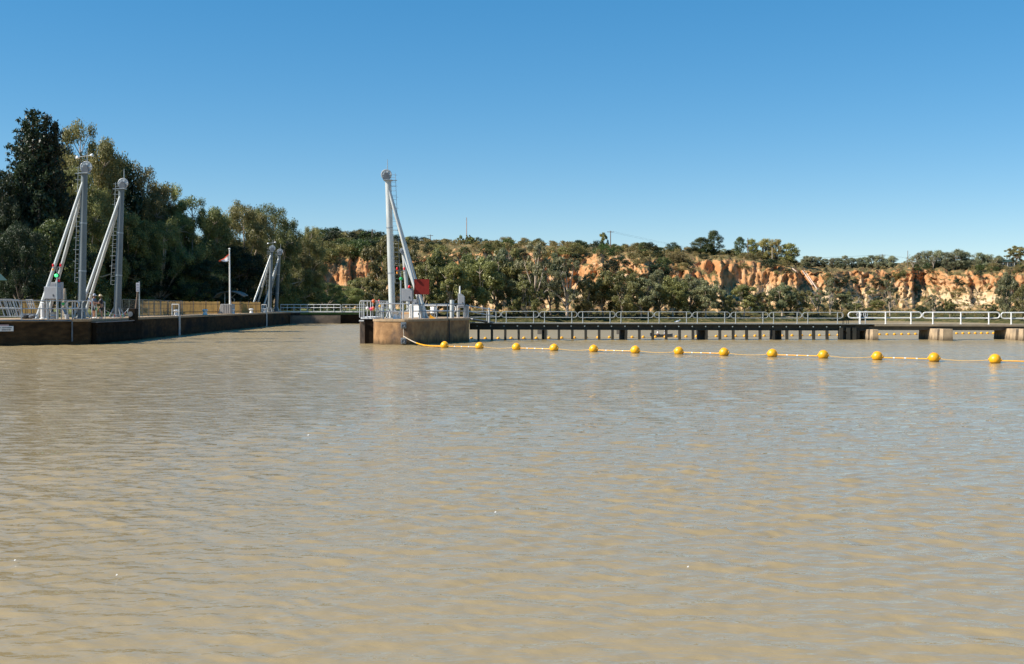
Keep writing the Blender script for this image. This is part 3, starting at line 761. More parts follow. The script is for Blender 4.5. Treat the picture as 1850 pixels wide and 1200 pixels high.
rails('railing', [[P(820.5, 553, 88), P(823, 555, 88), P(823.5, 560, 88), P(821, 564, 88)]], [(P(px, 575, 88), P(px, 552, 88)) for px in (826.5, 838.5)], .045, M_WHITE, 'white bent pipe rail below the peaked grey cabinet on the pier')
rails('railing', [[P(842, 551, 87.3), P(848, 553, 87.3), P(894, 560.5, 88.6)], [P(846, 562.5, 87.3), P(894, 571.5, 88.6)]], [(P(841.5, 576, 87.2), P(841.5, 551, 87.2)), (P(845.5, 576, 87.2), P(845.5, 553, 87.2)), (P(883.5, 583, 88.5), P(883.5, 556, 88.5))], .04, M_RAIL, 'sloping grey rail beside the ramp from pier to bridge', post_r=.075)

# cabinets, signals on the pier
def cabinet(px0, px1, py0, py1, y, m, label, depth=.5, legs=None, peak=False, cat='cabinet', name='control_cabinet', group=None, turn=0):
    x0, x1, z0, z1 = PX(px0, y), PX(px1, y), PZ(py1, y), PZ(py0, y); cx = (x0 + x1) / 2
    t = thing(name, (cx, y, z0), label, cat, group)
    mb = MB()
    if peak:
        prof = [(x0, z0), (x1, z0), (x1, z1 - (x1 - x0) * .45), (x1 - (x1 - x0) * .48, z1 - .02), (x0, z1)]
        n = 5; vs = [(x, y, z) for x, z in prof] + [(x, y + depth, z) for x, z in prof]
        mb.add(vs, [tuple(range(n)), tuple(range(2 * n - 1, n - 1, -1))] + [(i, i + n, (i + 1) % n + n, (i + 1) % n) for i in range(n)])
    else: mb.box((cx, y + depth / 2, (z0 + z1) / 2), x1 - x0, depth, z1 - z0)
    mb.build('body', m, t, bevel=.02)
    mb = MB(); mb.box((cx, y - .012, (z0 + z1) / 2 - (.06 if peak else 0)), (x1 - x0) * .86, .02, (z1 - z0) * (.68 if peak else .88)); d = mb.build('door', m, t, bevel=.008)
    mb = MB(); mb.box((x0 + (x1 - x0) * .68, y - .035, z0 + (z1 - z0) * .32), .04, .03, .16); mb.build('handle', M_BLACK, d)
    if legs is not None:
        for xx in (x0 + .08, x1 - .08):
            mb = MB(); mb.tube((xx, y + depth / 2, legs), (xx, y + depth / 2, z0), .04, None, 8); mb.build('leg', M_GALV, t, True)
    t.rotation_euler = (0, 0, turn)
    return t
cabinet(725, 746, 521.5, 545, 82, M_GREYBOX, 'square grey control box on posts next to the red board', .45, DECK)
cabinet(745.5, 762, 552.5, 574, 84.5, M_WHITE, 'bright white box standing between the rails on the pier', .5, turn=-.6)
cabinet(827.3, 839.5, 530.5, 556, 86.8, M_GREYBOX, 'grey peaked cabinet on legs near the ramp', .45, DECK, True)
cabinet(745, 753, 541, 552, 86.5, M_GREYBOX, 'small grey box just behind the white box on the pier', .4, DECK)
cabinet(776.5, 785, 554.5, 566.5, 92, M_WHITE, 'small white cabinet behind the white rail on the pier', .3, DECK, turn=-.5)
def single(name, mb, m, label, cat, smooth=True, group=None, bevel=0):
    c = Vector((sum(v[0] for v in mb.v) / len(mb.v), sum(v[1] for v in mb.v) / len(mb.v), min(v[2] for v in mb.v)))
    return tag(mb.build(name, m, smooth=smooth, loc=c, bevel=bevel), label, cat, group)
single('antenna', MB().tube(P(830.8, 530.5, 87), P(831, 517, 87), .07, .06), M_WHITE, 'short white rod standing on the peaked grey cabinet', 'antenna')
q = Vector((PX(816.5, 86), 86, DECK)); single('steel_post', MB().tube(q, P(816.5, 542, 86), .16, .16, 16), M_SILVER, 'thick silver stub post at the shaded end of the pier', 'post')
t = thing('notice_board', P(762, 532, 81.7), 'dark red square board fixed to the mast legs', 'sign')
mb = MB(); a, b = P(748, 532, 81.9), P(775.5, 504.5, 82.0); mb.box((a + b) / 2, b.x - a.x, .05, b.z - a.z, UD); mb.build('panel', M_RED, t)
mb = MB()
for zz in (a.z + .25, b.z - .25): mb.box(((a.x + b.x) / 2, 81.99, zz), b.x - a.x - .1, .06, .06, UD)
mb.each('frame_bar', M_DARKGREY, t)
def signal(px, y, base_z, green, reds, amber, bar, label, on):
    t = thing('signal_light', (PX(px, y), y, base_z), label, 'signal light')
    mb = MB(); mb.tube((PX(px, y), y, base_z), P(px, green[1] + 2, y), .055, .055, 10)
    mb.tube(P(px, green[1], y + .12), P(px, bar, y + .12), .03, None, 6)
    mb.build('pole', M_GALV, t, True)
    mb = MB(); mb.ball(P(*green, y), .125); mb.build('green_lamp', M_GREENLAMP if on else M_GREENOFF, t, True)
    mb = MB(); mb.lathe(P(*green, y) + Vector((0, .06, 0)), [(.16, 0), (.16, .14), (.1, .2)], 14, Vector((0, 1, 0))); mb.build('lamp_hood', M_BLACK, t, True)
    mb = MB(); mb.tube(P(reds[0][0] - 2, bar, y + .12), P(reds[1][0] + 2, bar, y + .12), .03, None, 6)
    mb.path([P(reds[0][0] + 1, bar, y + .12), P(px, bar + 9, y + .12), P(reds[1][0], bar, y + .12)], .02, 5); mb.build('crossbar', M_DARKGREY, t, True)
    for rx, ry in reds:
        mb = MB(); mb.lathe(P(rx, ry + 3, y), [(.05, 0), (.065, .03), (.065, .17), (.04, .2)], 12); mb.build('red_lamp', M_REDLAMP, t, True)
    mb = MB(); mb.lathe(P(*amber, y), [(.04, -.08), (.07, 0), (.04, .08)], 10); mb.build('amber_lamp', M_AMBER, t, True)
signal(724, 81.6, DECK, (724.3, 503.8), ((717.5, 485), (730.3, 485)), (717.5, 493), 489.5, 'signal pole on the pier with dull green globe and two red lamps', False)
signal(103, 78.9, DECK, (101.6, 498), ((96, 479), (109.5, 479)), (95.5, 487), 483, 'signal pole on the left bank with bright green globe lit', True)
def lamp(px, py, y, label):
    t = thing('red_beacon', P(px, py + 3, y), label, 'beacon')
    mb = MB(); mb.lathe(P(px, py + 2, y), [(.09, 0), (.11, .03), (.10, .15), (.05, .2)], 12); mb.build('lens', M_REDLAMP, t, True)
    mb = MB(); mb.lathe(P(px, py + 3.4, y), [(.12, 0), (.12, .06)], 12); mb.build('base', M_BLACK, t, True)
lamp(739.6, 518.5, 82.2, 'red beacon on top of the square grey control box')
lamp(105.5, 507.5, 79.0, 'red beacon on top of the left bank grey cabinet')
def bollard(px, py, y, label, s=1.0, group=None):
    q = P(px, py, y); q.z = DECK
    mb = MB(); mb.lathe(q, [(.26 * s, 0), (.24 * s, .05), (.19 * s, .12), (.17 * s, .32), (.28 * s, .40), (.30 * s, .47), (.24 * s, .54), (.05, .57)], 18)
    single('mooring_bollard', mb, M_WHITE, label, 'bollard')
bollard(714.5, 578, 80.9, 'white mooring bollard at the foot of the pier mast', .75)
single('mooring_bollard', MB().lathe(Vector((PX(719, 81.2), 81.2, DECK)), [(.2, 0), (.15, .08), (.13, .3), (.2, .36), (.18, .42), (.03, .45)], 16), M_WHITE, 'smaller white bollard just behind the one at the pier mast', 'bollard')
q = W(781, 620); mb = MB(); c = Vector((PX(780, 83.5), 83.5, DECK))
mb.add([c + Vector((-.16, -.15, 0)), c + Vector((.30, -.15, 0)), c + Vector((.30, .15, 0)), c + Vector((-.16, .15, 0)), c + Vector((-.12, -.12, .30)), c + Vector((.05, -.12, .16)), c + Vector((.05, .12, .16)), c + Vector((-.12, .12, .30))],
       [(3, 2, 1, 0), (4, 5, 6, 7), (0, 1, 5, 4), (1, 2, 6, 5), (2, 3, 7, 6), (3, 0, 4, 7)])
single('wheel_chock', mb, M_YELLOW, 'yellow wedge on the pier edge beside the mast legs', 'chock', False)
for py0, lab in ((588, 'upper grey steel mooring bracket on the pier face'), (616, 'lower grey steel mooring bracket at the waterline of the pier')):
    q = P(729, py0, W(729, 623.3).y - .06)
    t = thing('mooring_bracket', q, lab, 'bracket')
    mb = MB(); mb.box(q + Vector((0, .05, 0)), .36, .06, .40); mb.build('plate', M_GALV, t, bevel=.01)
    mb = MB(); mb.path([q + Vector((.0, -.14, 0)) + UD * (.10 * math.cos(a)) + ZD * (.12 * math.sin(a)) for a in np.linspace(0, 2 * math.pi, 13)[:-1]], .03, 6, closed=True)
    mb.box(q + Vector((.12, -.05, 0)), .05, .16, .3); mb.box(q + Vector((-.12, -.05, 0)), .05, .16, .3); mb.build('ring', M_DARKGREY, t)
q = P(728.5, 590, 77.74); single('hanging_chain', MB().path([P(728.5, 590, 77.78), P(729, 596, 77.74), P(729.6, 604, 77.74), P(729.2, 611, 77.74)], .035, 6), M_CHAINROPE, 'short pale chain hanging between the two mooring brackets', 'chain')

# ------------------------------------------------------------------ yellow boom
BX = [803, 866, 932.5, 1001, 1073, 1147.5, 1226, 1308.5, 1394.8, 1487.5, 1585, 1687.5, 1797.5]
pa, pb = W(803, 628.6), W(1797.5, 655.8)
na = pa.y; nb = pb.y
ORD = ['first', 'second', 'third', 'fourth', 'fifth', 'sixth', 'seventh', 'eighth', 'ninth', 'tenth', 'eleventh', 'twelfth', 'thirteenth']
def buoy_pos(px):
    # on the straight line pa-pb
    t = (px - 925) / F; d = pb - pa
    s = (t * pa.y - pa.x) / (d.x - t * d.y); return pa + d * s
pos = [buoy_pos(x) for x in BX]
mb = MB()
rb = .265
bd = (pb - pa).normalized()
mb.ball((0, 0, .125), rb, rb, rb * .98, 28, 18)
bm_ = mat('faded_buoy_plastic', (.86, .43, .006), (.80, .37, .008), 4, .38, c3=(.76, .42, .05), scale3=4)
nt_ = bm_.node_tree; pb_ = nt_.nodes['Principled BSDF']; src = pb_.inputs['Base Color'].links[0].from_socket
oi_ = nt_.nodes.new('ShaderNodeObjectInfo'); hv = nt_.nodes.new('ShaderNodeHueSaturation'); r6 = nt_.nodes.new('ShaderNodeMapRange'); r6.inputs['To Min'].default_value = .86; r6.inputs['To Max'].default_value = 1.06
nt_.links.new(oi_.outputs['Random'], r6.inputs['Value']); nt_.links.new(r6.outputs[0], hv.inputs['Value']); nt_.links.new(src, hv.inputs['Color'])
tc6 = nt_.nodes.new('ShaderNodeTexCoord'); s6 = nt_.nodes.new('ShaderNodeSeparateXYZ'); nt_.links.new(tc6.outputs['Object'], s6.inputs[0])
n6 = nt_.nodes.new('ShaderNodeTexNoise'); n6.inputs['Scale'].default_value = 14; nt_.links.new(tc6.outputs['Object'], n6.inputs['Vector'])
a6 = nt_.nodes.new('ShaderNodeMath'); a6.operation = 'MULTIPLY_ADD'; a6.inputs[1].default_value = -.10; nt_.links.new(n6.outputs[0], a6.inputs[0]); nt_.links.new(s6.outputs['Z'], a6.inputs[2])
q6 = nt_.nodes.new('ShaderNodeMapRange'); q6.inputs['From Min'].default_value = -.06; q6.inputs['From Max'].default_value = -.02; q6.inputs['To Min'].default_value = .8; q6.inputs['To Max'].default_value = 0; nt_.links.new(a6.outputs[0], q6.inputs['Value'])
x6 = nt_.nodes.new('ShaderNodeMix'); x6.data_type = 'RGBA'; nt_.links.new(q6.outputs[0], x6.inputs[0]); nt_.links.new(hv.outputs[0], x6.inputs[6]); x6.inputs[7].default_value = (.22, .13, .03, 1); nt_.links.new(x6.outputs[2], pb_.inputs['Base Color'])
proto = mb.build('yellow_buoy', bm_, smooth=True)
mb = MB()
for s in (-1, 1): mb.lathe(Vector((0, 0, .125)) + bd * s * (rb - .012), [(.06, -.01), (.06, .04), (.035, .05)], 10, bd * s)
mb.path([Vector((0, 0, .125)) + (ZD * math.cos(a) + bd * math.sin(a)) * (rb + .002) for a in np.linspace(0, 2 * math.pi, 33)[:-1]], .006, 5, closed=True)
mb.each('end_collar', mat('buoy_collar', (.78, .36, .01)), proto, True)
for i, p in enumerate(pos):
    o = proto if i == 0 else copy_tree(proto)
    o.location = p + ZD * .03; rr = random.Random(i)
    o.rotation_euler = (rr.uniform(-.12, .12), rr.uniform(-.12, .12), 0)
    tag(o, f'round yellow buoy on the near boom, {ORD[i]} one counting away from the pier' if i < 12 else 'large yellow buoy at the end of the near boom, biggest of all', 'buoy', 'large yellow buoys of the near boom')
GAP = ORD
for i in range(12):
    a, b = pos[i] + bd * rb, pos[i + 1] - bd * rb
    if i % 2 == 0 or i in (0,):
        mb = MB(); n = 10
        mb.path([a + ZD * .11 + (b - a) * (k / n) for k in range(n + 1)], .029, 10)
        o = single('float_tube', mb, M_YELLOW, f'straight yellow float tube between the {ORD[i]} and {ORD[i+1]} large buoys', 'float tube', group='float tubes of the near boom')
        mb = MB()
        for k in (1, 2, 3): q = a + (b - a) * (k / 4) + ZD * .11; mb.tube(q - bd * .04, q + bd * .04, .032, None, 10)
        mb.each('clamp', M_WHITE, o, True)
    else:
        mb = MB(); n = 24
        mb.path([a + (b - a) * (k / n) + ZD * (.13 - .20 * (1 - (2 * k / n - 1) ** 2) * .35 + .006 * math.sin(k * 2.6)) for k in range(n + 1)], .019, 6)
        single('boom_rope', mb, M_ROPE, f'sagging twisted yellow rope between the {ORD[i]} and {ORD[i+1]} large buoys', 'rope', group='slack ropes of the near boom')
a, b = pos[12] + bd * rb, pos[12] + bd * 12
single('float_tube', MB().path([a + ZD * .11, b + ZD * .11], .029, 10), M_YELLOW, 'yellow float tube leaving the frame beyond the biggest buoy', 'float tube', group='float tubes of the near boom')
hk = P(729, 607.5, 77.74); pts = []
for k in range(15):
    t = k / 14; q = hk.lerp(pos[0] - bd * rb + ZD * .1, t); q.z -= math.sin(math.pi * t) * .28 * (1 - .3 * t); pts.append(q)
t = thing('boom_rope', hk, 'thick yellow mooring rope from the pier bracket down to the first buoy', 'rope')
MB().path(pts[:6], .035, 8).build('pale_end', M_CHAINROPE, t, True)
MB().path(pts[5:], .042, 8).build('sheathed_rope', M_YELLOW, t, True)

# small floats below the weir
FX = [852, 877, 900, 923.5, 946.6, 969, 992, 1015, 1038, 1059, 1080, 1101, 1122, 1142, 1162, 1184, 1201.5, 1221.5, 1239.5, 1258, 1276, 1294, 1311.5, 1329, 1345, 1364, 1380.5, 1397, 1413.5, 1431, 1448.5, 1464, 1480.5, 1498, 1514, 1530, 1545, 1560, 1575, 1589, 1602.5, 1616, 1629, 1642, 1654, 1666, 1678, 1690, 1703, 1716, 1728, 1739.5, 1751, 1762, 1773, 1784, 1795, 1806, 1817, 1828, 1839, 1849]
mb = MB(); mb.ball((0, 0, .12), .25, .25, .24, 14, 10); mb.lathe((0, 0, .12), [(.256, -.02), (.256, .02)], 14)
fp = mb.build('small_float', M_YELLOW, smooth=True)
fl = []
for i, x in enumerate(FX):
    o = fp if i == 0 else copy_tree(fp)
    py = float(np.interp(x, [852, 1000, 1180, 1400, 1600, 1760, 1850], [613.2, 612.2, 610.3, 608, 605.6, 603.4, 602.9])) 
    o.location = W(x, py, LOW); fl.append(o.location.copy())
    tag(o, 'small yellow float of the distant boom seen under the bridge deck', 'float', 'small yellow floats of the distant boom')
single('boom_rope', MB().path([p + ZD * .06 for p in fl], .03, 5), M_ROPE, 'thin rope stringing together the distant small yellow floats', 'rope')

# ------------------------------------------------------------------ trestle bridge
def bz(x): return 1.335 - .0031 * (x + 1.5)
tb = thing('trestle_bridge', (0, bridge_y(0), 0), 'dark steel trestle footbridge from the pier with grey looped handrails', 'bridge')
def BP(px, dy=0.0, z=0.0):
    t = (px - 925) / F                       # x = t*(y+dy)
    y = (89.0 + .06) / (1 - .02 * t); y += dy; return Vector((t * y, y, z))
def BPz(px, dz=0.0, dy=0.0):
    p = BP(px, dy); p.z = bz(p.x) + dz; return p
a, b = BPz(848.5, -.30, .3), BPz(1569, -.30, .3)
mb = MB(); mb.bar(a, b, .16, .46); mb.bar(a + ZD * .19 + Vector((0, -.14, 0)), b + ZD * .19 + Vector((0, -.14, 0)), .14, .07); mb.bar(a - ZD * .21 + Vector((0, -.12, 0)), b - ZD * .21 + Vector((0, -.12, 0)), .12, .05)
mb.bar(a + Vector((0, 2.6, 0)), b + Vector((0, 2.6, 0)), .16, .46)
mb.each('girder', M_DKSTEEL, tb)
mb = MB(); mb.bar(BPz(848.5, -.03, 1.5), BPz(1569, -.03, 1.5), 3.1, .06); mb.build('deck', mat('deck_grating', (.22, .22, .19), (.15, .15, .13), 2, .8), tb)
colx = [864.5]
while colx[-1] < 1500: colx.append(colx[-1] + 24.22)
cp = None
for i, px in enumerate(colx):
    p = BP(px, .12)
    if cp is None:
        mb = MB(); h = bz(p.x) - .52 + 2.6
        mb.box((p.x, p.y, bz(p.x) - .52 - h / 2), .10, .26, h); 
        for s in (-1, 1): mb.box((p.x, p.y + s * .12, bz(p.x) - .52 - h / 2), .19, .025, h)
        cp = mb.build('column', M_DKSTEEL, tb); cp0 = p.copy()
        mb = MB(); mb.lathe((p.x - .10, p.y - .26, bz(p.x) - .24), [(.05, 0), (.05, .05), (.02, .06)], 8, Vector((0, -1, 0)))
        mb.build('bolt', mat('galv_bolt', (.30, .36, .36)), cp, True)
    else:
        c = copy_tree(cp, tb); c.location = p - cp0 + Vector((0, 0, bz(p.x) - bz(cp0.x)))
for px in (985.5, 1130, 1275, 1411):
    p = BP(px, .45); mb = MB(); h = bz(p.x) - .5 + 2.6
    mb.obox((p.x - .08, p.y + 1.55, bz(p.x) - .5 - h / 2), VD * 1.5, UD * .08, ZD * h / 2); o = mb.build('trestle_frame', M_DKSTEEL, tb)
    q = BP(px - 9.5 - (px - 900) * .012, 3.4); mb = MB(); mb.box((q.x, q.y, PZ(600, q.y)), .36, .03, .36); mb.build('gauge_plate', mat('grey_plate', (.28, .26, .24)), tb)
    q = BP(px + 3.2, .2); mb = MB(); mb.box((q.x, q.y, PZ(601.5, q.y)), .05, .03, .42); mb.build('white_strip', M_RAIL, tb)
# end of the trestle at the concrete piers
mb = MB()
for px in (1519, 1532, 1543): 
    p = BP(px, .1); mb.box((p.x, p.y, -.7), .28, .3, 3.3)
mb.obox(BP(1533, 1.8) + ZD * -.6, UD * .35, VD * 1.6, ZD * 1.5)
mb.each('end_trestle', M_DKSTEEL, tb)
rails_px = [(849, 904.5)] + [(906 + i * 69.05, 906 + i * 69.05 + 67.6) for i in range(7)] + [(1390, 1448.5), (1450, 1523.5)]
for i, (x0, x1) in enumerate(rails_px):
    a, b = BPz(x0, 0, .25), BPz(x1, 0, .25)
    mb = MB(); z1 = bz(a.x) + .89; z0 = bz(a.x) + .43
    if i == 0: mb.path([a + ZD * .89] + [p for p in loop_pts(a, b, z0, z1)[6:0:-1]] + [a + ZD * .43], .028, 8)
    else: mb.path(loop_pts(a, b, z0, z1), .028, 8, closed=True)
    h = mb.build('handrail', M_RAILGREY, tb, True)
    for f_ in ((.13, .86) if i else (.55, .85)):
        q = a.lerp(b, f_); mb = MB(); mb.tube(q, q + ZD * .89, .036, None, 8); mb.lathe(q, [(.08, 0), (.08, .02), (.036, .03)], 8); mb.build('post', M_RAILGREY, h, True)
mb = MB()
for px in (1522.5, 1524.5, 1529.5, 1533): q = BPz(px, 0, .4); mb.tube(q, q + ZD * .32, .02, None, 6)
mb.each('dowel', M_BLACK, tb)
single('access_ramp', MB().bar(P(846.5, 576, 87.9), BPz(886, .03, .6), 1.0, .07), mat('ramp_plate', (.40, .40, .42), (.32, .32, .34), 2, .6), 'sloping grey ramp plate from the pier down to the bridge deck', 'ramp', False)

# weir bridge on concrete piers
wb = thing('weir_bridge', (BP(1700).x, BP(1700).y, 1.2), 'concrete weir bridge with bright white looped handrails', 'bridge')
mb = MB(); mb.bar(BPz(1569.3, -.085, 1.45), BPz(2620, -.085, 1.45), 3.1, .17); mb.build('deck_slab', mat('deck_concrete', (.36, .29, .19), (.28, .22, .15), 2, .9), wb)
mb = MB(); mb.bar(BPz(1569.3, -.33, .35), BPz(2620, -.33, .35), .16, .31); mb.bar(BPz(1569.3, -.33, 2.6), BPz(2620, -.33, 2.6), .16, .31); mb.each('girder', mat('brown_grey_girder', (.10, .09, .07), (.07, .065, .055), 2, .6), wb)
for x0, x1, posts in ((1532.5, 1665, (1554, 1600, 1646)), (1667, 1806, (1685.5, 1736, 1786.5)), (1808.5, 1940, (1827, 1872, 1922)), (1942, 2078, (1962, 2010, 2058)), (2080, 2216, (2100, 2148, 2196)), (2218, 2354, (2238, 2286, 2334)), (2356, 2492, (2376, 2424, 2472))):
    a, b = BPz(x0, 0, .08), BPz(x1, 0, .08)
    mb = MB(); mb.path(loop_pts(a, b, bz(a.x) + .46, bz(a.x) + .92, 8), .05, 8, closed=True); h = mb.build('handrail', M_WHITE, wb, True)
    for px in posts:
        q = BPz(px, 0, .0); mb = MB(); mb.tube(q, q + ZD * .92, .058, None, 8); mb.lathe(q, [(.10, 0), (.10, .02), (.06, .03)], 8); mb.build('post', M_WHITE, h, True)
t = thing('access_gate', BPz(1558, 0, .7), 'small grey pipe gate where the trestle meets the weir bridge', 'gate')
for x0, x1 in ((1548, 1556), (1560, 1567.5)):
    a, b = BPz(x0, 0, .8), BPz(x1, 0, .8); mb = MB(); mb.path(loop_pts(a, b, bz(a.x) + .45, bz(a.x) + 1.0), .03, 6, closed=True); mb.build('gate_leaf', M_RAIL, t, True)
for px in (1552, 1563.5):
    q = BPz(px, 0, .8); mb = MB(); mb.tube(q, q + ZD * 1.0, .04, None, 8); mb.build('post', M_RAIL, t, True)

def weir_pier(px_front_left, px_front_right, label, top=594.5, y=86.9, small=False):
    """battered block in front, slot, longer wall under the deck"""
    x0, x1 = PX(px_front_left, y), PX(px_front_right, y)
    t = thing('weir_pier', ((x0 + x1) / 2, y, 0), label, 'pier', 'concrete piers of the weir bridge')
    def wedge(xa, xb, ya_, yb_, zt, bt):
        mb = MB(); zb_ = -3.5
        mb.add([(xa - bt * 3, ya_ - bt, zb_), (xb + bt * .4, ya_ - bt, zb_), (xb + bt * .4, yb_, zb_), (xa - bt * 3, yb_, zb_), (xa, ya_, zt), (xb, ya_, zt), (xb, yb_, zt), (xa, yb_, zt)],
               [(3, 2, 1, 0), (4, 5, 6, 7), (0, 1, 5, 4), (1, 2, 6, 5), (2, 3, 7, 6), (3, 0, 4, 7)]); return mb
    wedge(x0, x1, y, y + .7, PZ(top, y), .10).build('nose_block', M_PIER, t, bevel=.02)
    wedge(x0 + .02, x1 - .02, y + 1.25, y + 5.2, PZ(top + 1, y) + .02, .10).build('pier_wall', M_PIER, t, bevel=.02)
    wedge(x0 + .25, x1 - .2, y + .705, y + 1.245, PZ(top + 5, y), .0).build('stop_log_slot', M_GATE, t)
    return t
weir_pier(1704, 1721.5, 'battered concrete weir pier under the middle of the white handrails')
weir_pier(1848, 1867, 'concrete weir pier at the edge of the frame under the white handrails')
weir_pier(1577, 1587, 'concrete weir pier where the trestle bridge ends', 595.5, 88.0)
for t_ in wb, :
    for px in (2010, 2160, 2310, 2460):      # the bridge runs on beyond the frame
        p = BP(px, 1.6); MB().box((p.x, p.y, -1.25), 1.0, 5.6, 4.6).build('far_support', M_PIER, t_, bevel=.03)
sill = MB(); a, b = BP(846, 3.6, -2.2), BP(2300, 3.6, -2.2); sill.bar(a, b, .5, 4.2); tag(sill.build('weir_sill', M_WALL), 'low concrete weir sill hidden beneath the bridge', 'weir')

# bird on the deck
def bird(px, y, label, s=1.0):
    q = BPz(px, 0, .5); t = thing('bird', q, label, 'bird')
    mb = MB(); k = 8
    prof = [(-.26, .02, .10), (-.16, .05, .12), (-.05, .085, .14), (.06, .075, .165), (.13, .045, .21), (.17, .04, .25), (.21, .035, .255), (.25, .012, .25)]
    mb.path([q + Vector((x * s, 0, (z) * s)) for x, r, z in prof], [r * s for x, r, z in prof], 10); mb.build('body', M_WHITE, t, True)
    mb = MB(); 
    for yy in (-.03, .03): mb.tube(q + Vector((0, yy, 0)), q + Vector((0, yy, .08 * s)), .008, None, 5)
    mb.each('leg', mat('orange_leg', (.7, .3, .05)), t)
bird(1224, 89, 'white water bird standing on the trestle bridge deck')

# ------------------------------------------------------------------ left bank furniture
fr = lambda px: FW(px, 574).y + .25
rails('railing', [[P(x, 543.7, fr(x)) for x in (-30, 80, 159)], [P(x, 558, fr(x)) for x in (-30, 80, 159)]], [(Vector((PX(x, fr(x)), fr(x), DECK)), P(x, 543.7, fr(x))) for x in (-4, 39, 87, 148)], .032, M_GALV, 'grey pipe rail along the front edge of the left bank deck')
def arch_rail(px0, px1, y, label, zt=None, m=None):
    t = thing('barrier', (PX((px0 + px1) / 2, y), y, DECK), label, 'crowd barrier')
    a, b = Vector((PX(px0, y), y, DECK)), Vector((PX(px1, y), y, DECK)); z1 = PZ(544, y); r = .16
    mb = MB(); mb.path([a, Vector((a.x, y, z1 - r)), Vector((a.x + r * .3, y, z1 - r * .3)), Vector((a.x + r, y, z1)), Vector((b.x - r, y, z1)), Vector((b.x - r * .3, y, z1 - r * .3)), Vector((b.x, y, z1 - r)), b], .035, 8)
    mb.build('frame', m or M_RAIL, t, True)
    mb = MB(); n = max(2, int((px1 - px0) / 6))
    for i in range(1, n): xx = a.x + (b.x - a.x) * i / n; mb.tube((xx, y, DECK + .2), (xx, y, z1 - .01), .018, None, 6)
    mb.tube((a.x, y, DECK + .2), (b.x, y, DECK + .2), .022, None, 6); mb.each('bar', m or M_RAIL, t, True)
    return t
t = thing('railing', (PX(131, 80), 80, DECK), 'bright looped pipe rail beside the tall left mast', 'railing')
a, b = Vector((PX(119, 80.2), 80.2, DECK)), Vector((PX(143.5, 80.2), 80.2, DECK))
MB().path(loop_pts(a, b, PZ(557.5, 80), PZ(544.5, 80)), .045, 8, closed=True).build('rail', M_WHITE, t, True)
for px in (122, 131, 135.5): q = Vector((PX(px, 80.3), 80.3, DECK)); MB().tube(q, q + ZD * (PZ(545, 80) - DECK), .045, None, 8).build('post', M_WHITE, t, True)
arch_rail(149, 166, 80.2, 'grey arched crowd barrier at the foot of the tall left mast')
rails('railing', [[P(176, 545.8, 83), P(189.5, 545.8, 83)]], [(Vector((PX(x, 83), 83, DECK)), P(x, 545.8, 83)) for x in (189.3, 174)], .035, M_RAIL, 'short grey rail end in front of the two standing people')
# stacked frames
def frame_stack(px0, px1, py0, py1, y, lean, label, m=M_GALV):
    t = thing('folded_barrier', (PX((px0 + px1) / 2, y), y, DECK), label, 'crowd barrier', 'folded metal barriers leaning on the left bank deck')
    a, b = P(px0, py0, y), P(px1, py0, y); lo = P(px0 + lean, py1, y); lz = max(lo.z, DECK + .03); dx = lo.x - a.x
    c = lambda u, v: Vector((a.x + (b.x - a.x) * u + dx * v, y + .5 * (1 - v) * 0, a.z + (lz - a.z) * v))
    mb = MB()
    mb.path([c(0, 0), c(1, 0), c(1, 1), c(0, 1)], .035, 8, closed=True); mb.build('frame', m, t, True)
    mb = MB()
    for u in (.33, .66): mb.tube(c(u, 0), c(u, 1), .028, None, 6)
    mb.tube(c(0, .5), c(1, .5), .02, None, 6); mb.each('bar', m, t, True)
for i, (a_, b_, yy, ln, lb) in enumerate(((-12, 22, 78.3, 9, 'lowest of the leaning grey barrier frames at the frame edge'), (-2, 27, 78.8, 11, 'middle leaning grey barrier frame on the left bank deck'), (6, 33, 79.3, 9, 'rearmost leaning grey barrier frame beside the rail post'))):
    frame_stack(a_, b_, 541 + i * .5, 572, yy, ln, lb)
frame_stack(47, 58, 541.5, 557, 81, 5, 'small pale folded frame tilted against the tan boards', M_RAIL)
mb = MB(); rg = random.Random(8)
for k in range(9): mb.ball(Vector((PX(40 + rg.uniform(0, 24), 80.5), 80.5 + rg.uniform(-.3, .3), DECK + rg.uniform(.08, .3))), rg.uniform(.18, .34), rg.uniform(.15, .3), rg.uniform(.1, .2), 9, 6)
single('tarpaulin_bundle', mb, mat('grey_tarp', (.12, .14, .17), (.05, .06, .07), 6, .8, bump=.05), 'crumpled dark grey tarpaulin heap under the mast leg', 'tarpaulin')
cabinet(79.5, 104, 518, 541, 79.4, M_GREYBOX, 'large grey control box on legs under the left signal pole', .6, DECK)
cabinet(88, 111, 510, 541.5, 80.2, M_GREYBOX, 'taller pale backed cabinet just behind the large left control box', .4, DECK)
def white_post(px, py0, y, r, label):
    q = Vector((PX(px, y), y, DECK)); mb = MB(); h = PZ(py0, y) - DECK
    mb.lathe(q, [(r * 1.5, 0), (r * 1.5, .05), (r, .1), (r * .92, h - .1), (r * 1.1, h - .07), (r * .7, h - .02), (.02, h)], 14); single('guide_post', mb, M_WHITE, label, 'post')
white_post(77, 546, 79.8, .15, 'bright white stub post left of the control box legs')
white_post(85.5, 542.5, 79.9, .13, 'pale pinkish white post below the large control box')
t = thing('drum', (PX(95.5, 80), 80, DECK), 'grey steel drum standing under the control box', 'drum')
q = Vector((PX(95.5, 80), 80, DECK)); MB().lathe(q, [(.22, 0), (.23, .02), (.22, .04), (.22, .2), (.23, .22), (.22, .24), (.22, .46), (.23, .48), (.22, .5), (.20, .5)], 18).build('drum_shell', M_GALV, t, True)
MB().lathe(q + ZD * .497, [(.2, 0), (.2, .012)], 18).build('lid', M_DARKGREY, t, True)
